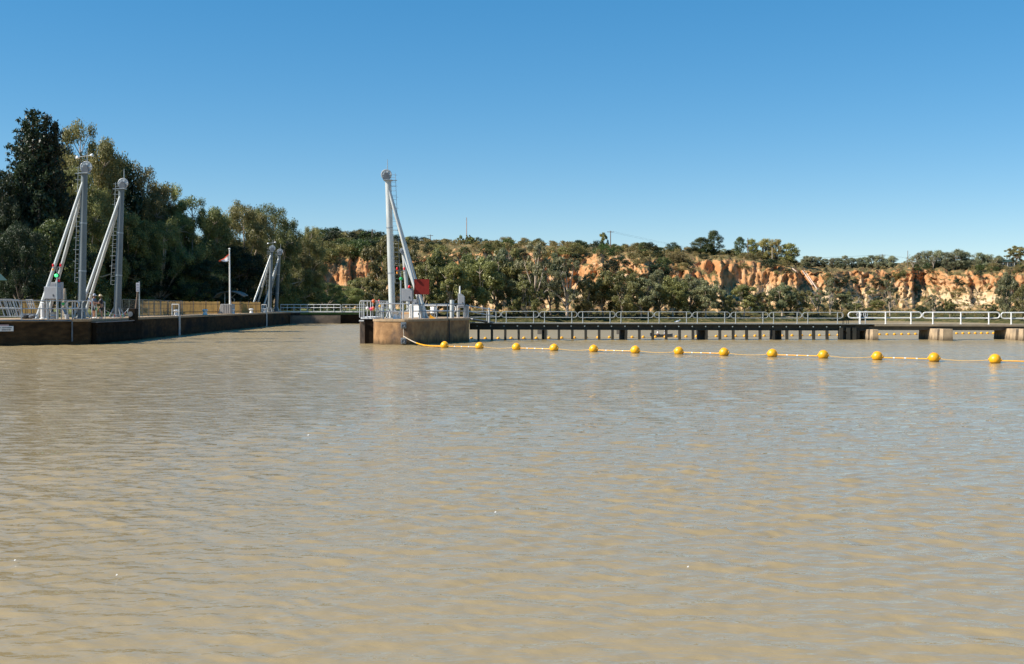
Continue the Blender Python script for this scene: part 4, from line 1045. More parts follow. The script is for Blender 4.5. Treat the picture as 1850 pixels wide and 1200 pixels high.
t = thing('plastic_tub', (PX(121, 79), 79, DECK), 'small pale grey tub on the deck edge beside the looped rail', 'tub')
q = Vector((PX(121, 79), 79, DECK)); MB().lathe(q, [(.12, 0), (.17, .30), (.19, .30), (.19, .33), (.15, .33), (.11, .04)], 16).build('tub_shell', mat('pale_plastic', (.45, .48, .52)), t, True)
MB().path([q + Vector((.18 * math.cos(a), 0, .31 + .14 * math.sin(a))) for a in np.linspace(0, math.pi, 9)], .01, 5).build('handle', M_BLACK, t, True)
t = thing('folding_chair', (PX(116, 79.6), 79.6, DECK), 'folded grey chair leaning by the green balloon', 'chair')
q = Vector((PX(116, 79.6), 79.6, DECK))
for dy in (-.18, .18): MB().tube(q + Vector((.28, dy, 0)), q + Vector((-.12, dy, .85)), .022, None, 6).build('leg', M_GALV, t, True)
MB().bar(q + Vector((.1, 0, .38)), q + Vector((-.1, 0, .80)), .36, .03).build('backrest', mat('chair_fabric', (.20, .24, .30)), t)
MB().bar(q + Vector((.22, 0, .16)), q + Vector((.10, 0, .40)), .36, .035).build('seat', mat('chair_fabric', (.20, .24, .30)), t)

# bunting
def bunting(a, b, sag, cols, label):
    a, b = Vector(a), Vector(b); t = thing('bunting', a, label, 'bunting')
    n = 16; pts = [a.lerp(b, k / n) - ZD * sag * math.sin(math.pi * k / n) for k in range(n + 1)]
    MB().path(pts, .012, 5).build('cord', M_WHITE, t)
    for i, cname in enumerate(cols):
        f_ = (i + .5) / len(cols); p = a.lerp(b, f_) - ZD * sag * math.sin(math.pi * f_); d = (b - a).normalized()
        mb = MB(); mb.add([p - d * .12, p + d * .12, p - ZD * .30 + Vector((0, -.06, 0)), p - d * .12 + VD * .008, p + d * .12 + VD * .008, p - ZD * .30 + Vector((0, -.05, 0))], [(0, 2, 1), (3, 4, 5), (0, 1, 4, 3), (1, 2, 5, 4), (2, 0, 3, 5)])
        mb.build('flag', glow('bunting_' + cname, {'red': (.75, .04, .03), 'white': (.8, .78, .7), 'green': (.05, .45, .12), 'blue': (.08, .18, .5), 'orange': (.8, .2, .04)}[cname], 0), t)
bunting(P(158.5, 536, 80.4), P(186, 560, 82.6), .25, ['blue', 'red', 'white', 'white', 'green', 'orange', 'white', 'red'], 'coloured pennant string sloping from the mast foot past the two people')
bunting(P(189.5, 560, 83), P(224, 569, 86.5), .15, ['green', 'red', 'red'], 'short pennant string low on the deck before the second left mast')
bunting(P(219, 570, 86.5), P(233, 556.5, 87.5), .05, ['green', 'red', 'white'], 'pennant string rising to the dark winch box')

# ------------------------------------------------------------------ people
def skin_mesh(name, pts, edges, rad, m, parent, root=0, sub=2, loc=None):
    me = bpy.data.meshes.new(name); me.from_pydata(pts, edges, [])
    o = bpy.data.objects.new(name, me); link(o)
    sm = o.modifiers.new('skin', 'SKIN'); sm.use_smooth_shade = True
    for i, r in enumerate(rad):
        v = me.skin_vertices[0].data[i]; v.radius = (r, r) if not isinstance(r, tuple) else r; v.use_root = (i == root)
    ss = o.modifiers.new('sub', 'SUBSURF'); ss.levels = sub; ss.render_levels = sub
    dg = bpy.context.evaluated_depsgraph_get(); me2 = bpy.data.meshes.new_from_object(o.evaluated_get(dg))
    me2.name = name; o.modifiers.clear(); o.data = me2; me2.materials.clear(); me2.materials.append(m)
    me2.polygons.foreach_set('use_smooth', [True] * len(me2.polygons))
    if parent: o.parent = parent
    return o
def person(base, face, label, shirt, shorts, hat, hatcol, h=1.74, lean=.12, arms='forward', sit=False, legs_cov=.5, shoe=None):
    base = Vector(base); t = thing('person', base, label, 'person'); t.rotation_euler = (0, 0, face)
    s = h / 1.74
    def V3(x, y, z): return (x * s, y * s, z * s)
    pts, ed, rad = [], [], []
    def add(p, r, par=None):
        pts.append(V3(*p)); rad.append(r * s)
        if par is not None: ed.append((par, len(pts) - 1))
        return len(pts) - 1
    zh = .93 if not sit else .42
    ln = lean
    pel = add((0, 0, zh), (.135))
    ab = add((ln * .35, 0, zh + .20), .125, pel); ch = add((ln * .8, 0, zh + .40), .145, ab); nk0 = add((ln * 1.0, 0, zh + .53), .07, ch)
    nk = add((ln * 1.1 + .015, 0, zh + .59), .052, nk0); hd = add((ln * 1.15 + .03, 0, zh + .68), .085, nk); top = add((ln * 1.15 + .025, 0, zh + .76), .078, hd)
    add((ln * 1.15 + .13, 0, zh + .665), .018, hd)                        # nose
    hand_pos = []
    for sd_ in (-1, 1):
        if sit: kn = (.42, sd_ * .12, zh + .03); an = (.45, sd_ * .11, zh - .36); ft = (.60, sd_ * .12, zh - .39)
        else: kn = (.02, sd_ * .11, .50); an = (-.02, sd_ * .12, .09); ft = (.14, sd_ * .13, .035)
        hp = add((0, sd_ * .085, zh - .06), .098, pel); k = add(kn, .062, hp); cf = add(tuple((a * .6 + b * .4) for a, b in zip(kn, an)), .058, k); a_ = add(an, .042, cf); add(ft, .036, a_)
        sh = add((ln * .85, sd_ * .18, zh + .46), .062, ch)
        if arms == 'forward': el = (ln + .14, sd_ * .23, zh + .20); wr = (ln + .38, sd_ * .12, zh + .16)
        else: el = (ln * .6 - .02, sd_ * .26, zh + .18); wr = (ln * .6 + .10, sd_ * .25, zh - .04)
        e_ = add(el, .045, sh); w_ = add(wr, .032, e_)
        d = Vector(wr) - Vector(el); d.normalize()
        pm = Vector(wr) + d * .08; p_ = add(tuple(pm), (.036), w_)
        side = d.cross(Vector((0, 0, 1))).normalized()
        for fi, (off, ln_) in enumerate(((-.03, .065), (-.01, .078), (.01, .072), (.03, .055))):
            b1 = pm + side * off + d * ln_ * .55; b2 = b1 + d * ln_ * .4 - Vector((0, 0, .025))
            q1 = add(tuple(b1), .010, p_); add(tuple(b2), .008, q1)
        th = pm - d * .04 + side * (.045 * -sd_) + d * .03; q1 = add(tuple(th), .011, w_); add(tuple(th + d * .03 + Vector((0, 0, -.01))), .009, q1)
    skin_mesh('body', pts, ed, rad, M_SKIN, t)
    # shirt
    P2 = [V3(*p) for p in ((ln * .1, 0, zh + .02), (ln * .35, 0, zh + .20), (ln * .8, 0, zh + .40), (ln * .95, 0, zh + .50))]
    E2 = [(0, 1), (1, 2), (2, 3)]; R2 = [.155 * s, .148 * s, .168 * s, .09 * s]
    for sd_ in (-1, 1):
        P2.append(V3(ln * .85, sd_ * .185, zh + .465)); R2.append(.082 * s); E2.append((2, len(P2) - 1))
        el = (ln + .10, sd_ * .225, zh + .26) if arms == 'forward' else (ln * .65, sd_ * .25, zh + .25)
        P2.append(V3(*el)); R2.append(.066 * s); E2.append((len(P2) - 2, len(P2) - 1))
    skin_mesh('shirt', P2, E2, R2, shirt, t)
    P3 = [V3(0, 0, zh + .05), V3(0, 0, zh - .05)]; E3 = [(0, 1)]; R3 = [.15 * s, .15 * s]
    for sd_ in (-1, 1):
        P3.append(V3(0 if not sit else .08, sd_ * .09, zh - .10 if not sit else zh - .03)); R3.append(.115 * s); E3.append((1, len(P3) - 1))
        P3.append(V3(.01, sd_ * .105, zh - .42 * legs_cov * 2 * .95) if not sit else V3(.40, sd_ * .12, zh + .03)); R3.append(.09 * s); E3.append((len(P3) - 2, len(P3) - 1))
    skin_mesh('shorts', P3, E3, R3, shorts, t)
    hx = ln * 1.15 + .03; hz = zh + .735
    mb = MB(); prof = [(.098, -.06), (.105, 0), (.10, .06), (.07, .11), (.02, .125)]
    if hat == 'brim': prof = [(.098, -.03), (.21, -.025), (.215, -.012), (.11, .0), (.105, .06), (.085, .105), (.02, .115)]
    mb.lathe(Vector(V3(hx, 0, hz)), [(r * s, z * s) for r, z in prof], 16)
    if hat == 'cap': mb.obox(Vector(V3(hx + .13, 0, hz - .01)), Vector((.07 * s, 0, -.015)), Vector((0, .075 * s, 0)), Vector((0, 0, .008)))
    o = mb.build('hat', hatcol, smooth=True); o.parent = t
    mb = MB(); mb.lathe(Vector(V3(hx - .015, 0, hz - .11)), [(.07 * s, 0), (.094 * s, .04 * s), (.096 * s, .09 * s)], 12); o = mb.build('hair', mat('brown_hair', (.08, .05, .03)), smooth=True); o.parent = t
    for sd_ in (-1, 1):
        mb = MB(); mb.ball(Vector(V3(hx + .083, sd_ * .032, zh + .695)), .011, .013, .009, 8, 6); o = mb.build('eye', M_BLACK); o.parent = t
        if not sit:
            mb = MB(); mb.ball(Vector(V3(.06, sd_ * .125, .05)), .135 * s, .06 * s, .06 * s, 12, 8); o = mb.build('shoe', shoe or M_WHITE, smooth=True); o.parent = t
    mb = MB(); mb.box(Vector(V3(hx + .083, 0, zh + .632)), .012, .045, .01); o = mb.build('mouth', mat('lips', (.35, .12, .10))); o.parent = t
    return t
person((PX(169, 82.2), 82.2, DECK), R(-8), 'person in grey cap, grey shirt and dark shorts reaching both arms forward', mat('grey_shirt', (.22, .25, .30)), mat('dark_shorts', (.02, .022, .025)), 'cap', mat('grey_cap', (.35, .38, .45)), 1.76, .03)
person((PX(184, 82.4), 82.4, DECK), R(190), 'person in pale sun hat and navy top facing the one in the grey cap', mat('navy_shirt', (.02, .022, .035)), mat('dark_shorts2', (.018, .018, .02)), 'brim', mat('straw_hat', (.75, .60, .38)), 1.72, .06)

# sign, poles, winch, trunk
t = thing('post_sign', Vector((PX(250.5, 92), 92, 1.7)), 'small white sign on a grey post above the winch box', 'sign')
q = Vector((PX(251.8, 92), 92, 1.7)); MB().tube(q, P(251.8, 508.5, 92), .045, None, 8).build('post', M_GALV, t, True)
a, b = P(246, 527, 91.9), P(252, 511, 91.9); MB().box((a + b) / 2, b.x - a.x, .03, b.z - a.z).build('panel', mat('pale_sign', (.50, .54, .62)), t)
mb = MB(); rg = random.Random(5)
for k in range(5):
    zz = b.z - .12 - k * .125
    mb.box(((a.x + b.x) / 2 - .01, 91.88, zz), (b.x - a.x) * rg.uniform(.45, .75), .008, .04)
mb.build('lettering', mat('sign_lettering', (.08, .07, .12)), t)
single('leaning_pole', MB().tube(Vector((PX(243.5, 91), 91, 1.72)), P(248.6, 527, 91), .075, .06, 8), M_WOODPOLE, 'weathered brown pole leaning up to the small white sign', 'pole')
t = thing('winch_box', Vector((PX(238.5, 88), 88, DECK)), 'black gate winch box beside the second left mast', 'winch')
a, b = P(232, 574, 88), P(244, 557.5, 88); a.z = DECK - .35
MB().box((a + b) / 2 + Vector((0, .4, 0)), b.x - a.x, .8, b.z - a.z).build('housing', M_GATE, t, bevel=.03)
MB().lathe(((a + b) / 2) + Vector((-.1, -.01, .1)), [(.2, 0), (.2, .05), (.05, .06)], 16, Vector((0, -1, 0))).build('hand_wheel', M_DARKGREY, t, True)
single('coping_stone', MB().box((PX(243, 90.6), 90.6, DECK - .13), .35, .3, .5), M_COPING, 'single sunlit stone jutting from the lock wall edge below the winch box', 'stone', False, bevel=.04)
single('tree_stump_post', MB().path([Vector((PX(116.8, 95), 95, 1.7)), P(116.8, 545, 95), P(117, 521, 95)], [.22, .18, .08], 9), M_BARK, 'pale bare stump standing on the lawn behind the left cabinet', 'stump')

# wire fences
def wire_fence(p0, p1, h, n, label, z0=1.7):
    p0, p1 = Vector(p0), Vector(p1); t = thing('wire_fence', p0, label, 'fence')
    d = p1 - p0
    for i in range(n + 1): q = p0 + d * (i / n); MB().tube(q, q + ZD * h, .03, None, 6).build('post', M_WIRE, t, True)
    mb = MB()
    for z in (.1, h * .5, h): mb.tube(p0 + ZD * z, p1 + ZD * z, .022 if z == h else .012, None, 5)
    L_ = d.length; step = .22; k = int(L_ / step)
    for i in range(k):
        a = p0 + d * (i / k); mb.bar(a + ZD * .1, a + d.normalized() * h * .45 + ZD * h, .006, .006); mb.bar(a + ZD * h, a + d.normalized() * h * .45 + ZD * .1, .006, .006)
    mb.build('mesh', M_WIRE, t); return t
q1 = A0 + VD * 17 - UD * 2.2; q2 = A0 + VD * 52 - UD * 2.2
wire_fence((PX(221, 93), 93, 1.7), (PX(290, 104), 104, 1.7), 1.5, 6, 'dark wire mesh fence on the lawn behind the lock wall')
wire_fence((PX(-20, 86), 86, 1.7), (PX(130, 90), 90, 1.7), 1.45, 8, 'wire fence behind the leaning barriers on the left bank')
wire_fence((PX(291, 104.4), 104.4, 1.7), (PX(330, 110), 110, 1.7), 1.45, 3, 'short wire fence length in front of the tan brush fence')
def brush_fence(p0, p1, h, label, seed=1):
    p0, p1 = Vector(p0), Vector(p1); t = thing('brush_fence', p0, label, 'fence'); d = p1 - p0; n = int(d.length / .10); rg = random.Random(seed); mb = MB()
    for i in range(n):
        a = p0 + d * ((i + .5) / n) + VD * rg.uniform(-.02, .02); hh = h + rg.uniform(-.05, .05); mb.bar(a, a + ZD * hh + d.normalized() * rg.uniform(-.01, .01), .085, .04, VD)
    mb.build('palings', M_TANFENCE, t)
    for i in range(int(d.length / 2.4) + 1):
        a = p0 + d * min(1, i * 2.4 / d.length) - VD * .08; MB().bar(a, a + ZD * (h + .1), .09, .09, VD).build('post', M_WOODPOLE, t)
    mb = MB()
    for z in (.3, h - .25): mb.bar(p0 + ZD * z - VD * .05, p1 + ZD * z - VD * .05, .03, .06)
    mb.each('rail', M_WOODPOLE, t)
brush_fence((PX(252, 118), 118, 1.7), (PX(397, 132), 132, 1.7), 1.42, 'long tan paling fence between the wire fence and the concrete block', 1)
brush_fence((PX(418, 140), 140, 1.7), (PX(470, 148), 148, 1.7), 1.42, 'tan paling fence right of the flagpole', 2)
brush_fence((PX(36, 96), 96, 1.7), (PX(76, 98), 98, 1.7), 1.5, 'tan board fence behind the left mast legs', 3)
for px, y, lab in ((273, 108, None),):
    pass
def wallpt(px, dv=0, du=-.8):
    t = (925 - px) / F; o_ = A0 + UD * du; s = (-t * o_.y - o_.x) / (VD.x + t * VD.y); return o_ + VD * s
for px, s, lab in ((318, .85, 'white bollard beside the nearer white ladder arch on the lock wall'), (370.5, 1., 'white bollard midway along the lock wall edge'), (454, 1., 'white bollard between the flagpole and the far masts'), (478.5, 1.0, 'white bollard inside the farther white ladder arch'), (420.5, .8, 'white bollard half hidden right of the concrete block')):
    q = wallpt(px); bollard(px, 0, q.y, lab, s)
for px0, px1, lab in ((311, 323.5, 'white ladder arch on the lock wall nearer the mast pair'), (473, 481.5, 'white ladder arch at the foot of the far masts')):
    a = wallpt(px0, du=-1.1); b = wallpt(px1, du=.12); t = thing('ladder_arch', b, lab, 'ladder')
    h = 1.05; MB().path([Vector((a.x, a.y, DECK)), Vector((a.x, a.y, DECK + h)), Vector((b.x, b.y, DECK + h)), Vector((b.x, b.y, -.3))], .06, 8).build('rail', M_RAIL, t, True)
    mb = MB()
    for k in range(7): z = -.1 + k * .28; mb.tube(b + ZD * z - VD * .02, b + ZD * z + VD * .42, .025, None, 6)
    mb.tube(b + VD * .42 - ZD * .3, b + VD * .42 + ZD * (DECK + .05), .04, None, 6); mb.each('rung', M_RAIL, t, True)

# concrete block, flagpole, shelter, shed roof
t = thing('concrete_block', wallpt(406, du=-1.6), 'grey ribbed concrete block beneath the flagpole', 'concrete block')
yb_ = wallpt(406, du=-1.6).y
mb = MB(); x0, x1, xm = PX(394, yb_), PX(418.5, yb_), PX(400, yb_); zt = PZ(549.5, yb_)
vs = [(x0, yb_, DECK), (x1, yb_, DECK), (x1, yb_ + 1.6, DECK), (x0, yb_ + 1.6, DECK), (xm - .1, yb_, zt), (x1, yb_, zt), (x1, yb_ + 1.6, zt), (xm - .1, yb_ + 1.6, zt)]
mb.add(vs, [(3, 2, 1, 0), (4, 5, 6, 7), (0, 1, 5, 4), (1, 2, 6, 5), (2, 3, 7, 6), (3, 0, 4, 7)]); mb.build('block_body', M_BLOCK, t, bevel=.04)
mb = MB()
for k in range(4): xx = PX(403 + k * 4, yb_); mb.box((xx, yb_ - .03, (DECK + zt) / 2), .14, .055, zt - DECK - .05)
mb.each('rib', M_BLOCK, t)
t = thing('flagpole', Vector((PX(415.3, yb_ + .8), yb_ + .8, zt)), 'white flagpole standing on the concrete block', 'flagpole')
yp = yb_ + .8; MB().tube((PX(415.5, yp), yp, zt), P(414.7, 450.5, yp), .105, .07, 10).build('pole', M_WHITE, t, True)
MB().ball(P(414.7, 450, yp), .12).build('finial', M_WHITE, t, True)
# drooping ensign: red, white, blue
n = 14; m_ = 8; vs = []
for i in range(n + 1):
    for j in range(m_ + 1):
        u, v = i / n, j / m_
        px_ = 413.8 - 18.5 * u; pt = 458.5 + 13.5 * u ** .8; pb_ = 471.5 + 2.3 * u + (2 * math.sin(u * 6) * .6); py_ = pt + (pb_ - pt) * v
        q = P(px_, py_, yp); vs.append((q.x, q.y - .25 * math.sin(u * 9 + v * 2) * (.25 + u), q.z))
mb = MB(); mb.add(vs, [(i * (m_ + 1) + j, (i + 1) * (m_ + 1) + j, (i + 1) * (m_ + 1) + j + 1, i * (m_ + 1) + j + 1) for i in range(n) for j in range(m_)])
fm = bpy.data.materials.new('flag_cloth'); fm.use_nodes = True; fb = fm.node_tree.nodes['Principled BSDF']; fb.inputs['Roughness'].default_value = .8
tcn = fm.node_tree.nodes.new('ShaderNodeTexCoord'); sp = fm.node_tree.nodes.new('ShaderNodeSeparateXYZ'); fm.node_tree.links.new(tcn.outputs['Generated'], sp.inputs[0])
ax_ = fm.node_tree.nodes.new('ShaderNodeMath'); ax_.operation = 'MULTIPLY_ADD'; ax_.inputs[1].default_value = -.85; fm.node_tree.links.new(sp.outputs['X'], ax_.inputs[0]); fm.node_tree.links.new(sp.outputs['Z'], ax_.inputs[2])
rp = fm.node_tree.nodes.new('ShaderNodeValToRGB'); rp.color_ramp.interpolation = 'CONSTANT'
el = rp.color_ramp.elements
for _ in range(3): el.new(.5)
for e_, (p_, c_) in zip(el, ((0, (.70, .72, .75)), (.14, (.25, .36, .60)), (.26, (.72, .74, .75)), (.45, (.76, .73, .70)), (.62, (.62, .09, .05)))): e_.position = p_; e_.color = (*c_, 1)
ad_ = fm.node_tree.nodes.new('ShaderNodeMath'); ad_.inputs[1].default_value = .7; fm.node_tree.links.new(ax_.outputs[0], ad_.inputs[0]); fm.node_tree.links.new(ad_.outputs[0], rp.inputs[0]); fm.node_tree.links.new(rp.outputs[0], fb.inputs['Base Color'])
fo = mb.build('flag', fm, smooth=True, loc=P(413.8, 465, yp)); sm_ = fo.modifiers.new('thick', 'SOLIDIFY'); sm_.thickness = .01
tag(fo, 'red, white and blue flag drooping from the flagpole', 'flag')
t = thing('shelter', Vector((PX(416, 152), 152, 1.7)), 'curved roof picnic shelter with bent arm behind the flagpole', 'shelter')
mb = MB(); ysh = 152; prof = [(391, 539), (397, 532.5), (404, 529.5), (415, 528), (424, 528), (431, 529.5), (437, 532), (443.5, 536)]
vs = []
for k, (x, y_) in enumerate(prof): q = P(x, y_, ysh); vs += [(q.x, q.y - 1.6, q.z), (q.x, q.y + 1.6, q.z + .1), (q.x, q.y + 1.6, q.z + .2), (q.x, q.y - 1.6, q.z + .1)]
fs = []
for k in range(len(prof) - 1):
    for j in range(4): fs.append((k * 4 + j, k * 4 + (j + 1) % 4, (k + 1) * 4 + (j + 1) % 4, (k + 1) * 4 + j))
fs += [(0, 1, 2, 3), tuple(4 * (len(prof) - 1) + j for j in (3, 2, 1, 0))]
mb.add(vs, fs); mb.build('roof', mat('grey_brown_roof', (.16, .15, .13), (.10, .09, .08), 2, .6), t, True)
MB().path([Vector((PX(423, ysh), ysh, 1.7)), P(423, 540, ysh), P(418, 537, ysh)], .07, 8).build('post', M_GALV, t, True)
MB().path([P(418, 538, ysh), P(427, 529.8, ysh), P(437, 533, ysh), P(442, 536.5, ysh)], .06, 8).build('arm', M_GALV, t, True)
MB().path([Vector((PX(406, ysh), ysh, 1.7)), P(406, 530, ysh)], .07, 8).build('post', M_GALV, t, True)
RV = Vector((PX(13, 1), 1, 0))
t = thing('shed', Vector((PX(-40, 92), 92, 1.7)), 'blue green shed roof poking in from the frame edge', 'shed')
mb = MB(); ysd = 90
a, b = P(-120, 506.5, ysd), P(13, 506.5, ysd); pk = P(-52, 455, ysd)
vs = [a, b, P(1, 495, ysd), pk, a + RV * 3, b + RV * 3, P(1, 495, ysd) + RV * 3, pk + RV * 3]
mb.add(vs, [(0, 1, 2, 3), (7, 6, 5, 4), (1, 5, 6, 2), (2, 6, 7, 3), (3, 7, 4, 0), (0, 4, 5, 1)]); mb.build('roof', M_GREEN_ROOF, t)
mb = MB(); mb.prism([(a.x + .6, ysd + .4), (PX(-10, ysd), ysd + .4), (PX(-14, ysd + 2.6), ysd + 2.6), (a.x + .6, ysd + 2.6)], 1.7, a.z - .01); mb.build('wall', mat('shed_wall', (.12, .12, .12)), t)

# ------------------------------------------------------------------ boat on the lower pool
bp_ = W(1196, 609.3, LOW); t = thing('small_boat', bp_, 'dark open boat with two people on the lower pool behind the bridge', 'boat')
mb = MB(); L_ = 3.5; ns = 12; ring = []
for i in range(ns + 1):
    u = i / ns; x = -L_ / 2 + L_ * u; wv = .62 * (1 - max(0, (u - .45) / .55) ** 2.2) ** .6 if u < 1 else .02; dp = .45 + .22 * max(0, u - .5) ** 1.5 * 2
    ring.append([(x, -wv, dp), (x, -wv * .8, .05), (x, 0, -.08 + .35 * max(0, u - .8)), (x, wv * .8, .05), (x, wv, dp), (x, wv * .9, dp - .02), (x, wv * .7, .12), (x, -wv * .7, .12), (x, -wv * .9, dp - .02)])
vs = [bp_ + Vector(p) for r_ in ring for p in r_]; k = 9
fs = [(i * k + j, (i + 1) * k + j, (i + 1) * k + (j + 1) % k, i * k + (j + 1) % k) for i in range(ns) for j in range(k)] + [tuple(range(k)), tuple(ns * k + j for j in range(k - 1, -1, -1))]
mb.add(vs, fs); mb.build('hull', mat('boat_hull', (.10, .11, .12), (.07, .075, .08), 3, .5), t, True)
for x in (-.75, .35): MB().box(bp_ + Vector((x, 0, .30)), .25, 1.0, .04).build('thwart', M_WOODPOLE, t)
MB().box(bp_ + Vector((-1.85, 0, .45)), .22, .28, .5).build('outboard_motor', M_BLACK, t, bevel=.04)
person(bp_ + Vector((-.75, 0, .32 - .30)), 0, 'person in white shirt and red shorts seated at the stern of the boat', M_WHITE, mat('red_shorts', (.35, .06, .03)), 'brim', M_WHITE, 1.7, .05, 'down', True)
person(bp_ + Vector((.40, 0, .32 - .32)), 0, 'smaller seated person in pale top nearer the bow of the boat', mat('pale_grey_top', (.45, .48, .55)), mat('grey_trousers', (.12, .12, .14)), 'cap', M_WHITE, 1.5, .05, 'down', True)

for px, py, lab in ((27, 1018, 'white feather floating at the lower left'), (211, 1045, 'pair of white specks of feather floating right of the lower left feather'), (895, 930, 'tiny white feather floating alone in mid river'), (557, 789, 'tiny white fleck floating far out left of centre'), (1243, 1030, 'faint white fleck floating right of centre')):
    q = W(px, py); k = .0065 * q.y / 10
    mb = MB(); mb.add([q + Vector((-k * 1.6, 0, .03)), q + Vector((0, -k * .7, .028)), q + Vector((k * 1.6, 0, .04)), q + Vector((0, k * .7, .038)), q + Vector((0, 0, .045))], [(0, 1, 4), (1, 2, 4), (2, 3, 4), (3, 0, 4), (3, 2, 1, 0)])
    single('floating_feather', mb, M_WHITE, lab, 'feather')
# ------------------------------------------------------------------ trees
def leaf_cloud(rng, centers, radii, counts, leaf, flat=.75, droop=.5, shell=.5, aspect=.45):
    """many small leaf faces spread through clumps; returns verts, quads"""
    cs, = [np.repeat(np.array(centers), counts, 0)]
    rs = np.repeat(np.array(radii), counts)
    n = len(cs)
    d = rng.normal(size=(n, 3)); d /= np.linalg.norm(d, axis=1)[:, None]
    r = (shell + (1 - shell) * rng.random(n)) * (rng.random(n) ** .33 * .35 + .65) * rs
    p = cs + d * r[:, None] * np.array([1, 1, flat])
    p += rng.normal(size=(n, 3)) * rs[:, None] * .10
    nn = d * 1.0 + rng.normal(size=(n, 3)) * .62; nn[:, 2] += .25; nn /= np.linalg.norm(nn, axis=1)[:, None]
    a = rng.normal(size=(n, 3)); a[:, 2] -= droop * 1.6
    a -= nn * (a * nn).sum(1)[:, None]; a /= np.linalg.norm(a, axis=1)[:, None] + 1e-9
    b = np.cross(a, nn); b /= np.linalg.norm(b, axis=1)[:, None] + 1e-9
    l = leaf * rng.uniform(.6, 1.5, n)[:, None]
    a = a * l; b = b * l * aspect
    v = np.stack([p - a, p + b - a * .1, p + a, p - b - a * .1], 1).reshape(-1, 3)
    return v, np.arange(4 * n).reshape(n, 4)

class Tree:
    def __init__(s, trunk_mb, v, f): s.t = trunk_mb; s.v = v; s.f = f

def gum(seed, h_trunk=.25, limbs=4, spread=.33, sub=3, clump=.10, nleaf=9000, leaf=.016, droop=.5, flat=.8, lean=.05, gap=.0, upright=.5, r0=.022, low=False):
    rg = random.Random(seed); rng = np.random.default_rng(seed)
    mb = MB(); C = []; Rr = []
    def limb(p0, d, length, r, depth):
        pts = [Vector(p0)]; rs = [r]; k = 5; d = Vector(d).normalized()
        for i in range(k):
            d = (d + Vector((rg.uniform(-.22, .22), rg.uniform(-.22, .22), rg.uniform(-.05, .20)))).normalized()
            pts.append(pts[-1] + d * length / k); rs.append(r * (1 - .75 * (i + 1) / k))
        mb.path(pts, rs, 6 if depth == 0 else 5, cap=False)
        if depth < 2:
            for j in range(sub if depth == 0 else 2):
                q = rg.uniform(.4, 1.0); i = min(k - 1, int(q * k)); pp = pts[i].lerp(pts[i + 1], q * k - i)
                az = rg.uniform(0, 6.28); dd = (d * .5 + Vector((math.cos(az), math.sin(az), rg.uniform(.0, .8))) * .75).normalized()
                limb(pp, dd, length * rg.uniform(.40, .62), rs[i] * .6, depth + 1)
        if depth > 0 or rg.random() < .8:
            if rg.random() > gap: C.append(tuple(pts[-1])); Rr.append(clump * rg.uniform(.65, 1.25))
            if depth > 0 and rg.random() > gap: C.append(tuple(pts[3])); Rr.append(clump * rg.uniform(.5, .9))
    ln = Vector((rg.uniform(-lean, lean), rg.uniform(-lean, lean), 0)); top = Vector((0, 0, h_trunk)) + ln
    mb.path([Vector((0, 0, -.03)), Vector((0, 0, .03)), top * .5 + Vector((rg.uniform(-.01, .01), 0, 0)), top], [r0 * 1.35, r0 * 1.08, r0 * .95, r0 * .85], 8)
    for i in range(limbs):
        az = 6.28 * i / limbs + rg.uniform(-.5, .5); tl = rg.uniform(.25, 1.0)
        limb(top - Vector((0, 0, rg.uniform(0, h_trunk * .25))), (math.cos(az) * tl, math.sin(az) * tl, upright + rg.uniform(.3, .9)), rg.uniform(.32, .5), r0 * .62, 0)
    if low:
        for i in range(5):
            az = rg.uniform(0, 6.28); C.append((math.cos(az) * spread * .6, math.sin(az) * spread * .6, rg.uniform(.12, .3))); Rr.append(clump * 1.1)
    return finish(mb, C, Rr, rng, nleaf, leaf, spread, droop, flat)

def finish(mb, C, Rr, rng, nleaf, leaf, spread, droop, flat, shell=.45, aspect=.45, keep=False):
    C = np.array(C); Rr = np.array(Rr)
    if not keep:
        mx = (C[:, 2] + Rr * flat).max(); sx = np.percentile(np.abs(C[:, :2]).max(1) + Rr, 92)
        S = np.array([spread / sx, spread / sx, 1 / mx]); C = C * S; Rr = Rr * min(1.15, (spread / sx + 1 / mx) / 2)
        mb.v = [(v[0] * S[0], v[1] * S[1], v[2] * S[2]) for v in mb.v]
    w = Rr ** 2; cnt = np.maximum(12, (w / w.sum() * nleaf)).astype(int)
    v, f = leaf_cloud(rng, C, Rr, cnt, leaf, flat, droop, shell, aspect)
    return Tree(mb, v, f)

def dense(seed, spread=.45, nclump=60, clump=.13, nleaf=9000, leaf=.018, bottom=.12, top_pow=.8, stems=1, rag=.15):
    """full crown down to the ground: shrub, pine like or hedge tree"""
    rg = random.Random(seed); rng = np.random.default_rng(seed); mb = MB(); C = []; Rr = []
    for i in range(stems):
        a = 6.28 * i / stems; d = spread * .35 * (stems > 1)
        mb.path([(math.cos(a) * d * .2, math.sin(a) * d * .2, -.04), (math.cos(a) * d * .5, math.sin(a) * d * .5, .3), (math.cos(a) * d, math.sin(a) * d, .75)], [.03, .022, .006], 6)
    for i in range(nclump):
        z = bottom + (1 - bottom - .08) * rg.random() ** .9; t = (z - bottom) / (1 - bottom)
        env = spread * (math.sin(math.pi * min(1, (t * .82 + .18))) ** top_pow) * rg.uniform(1 - rag * 2, 1 + rag)
        az = rg.uniform(0, 6.28); rr = env * math.sqrt(rg.uniform(.25, 1)) * .82
        C.append((math.cos(az) * rr, math.sin(az) * rr, z)); Rr.append(clump * rg.uniform(.6, 1.2))
    C.append((0, 0, .93)); Rr.append(clump * .8)
    return finish(mb, C, Rr, rng, nleaf, leaf, spread, .1, .85, shell=.5)

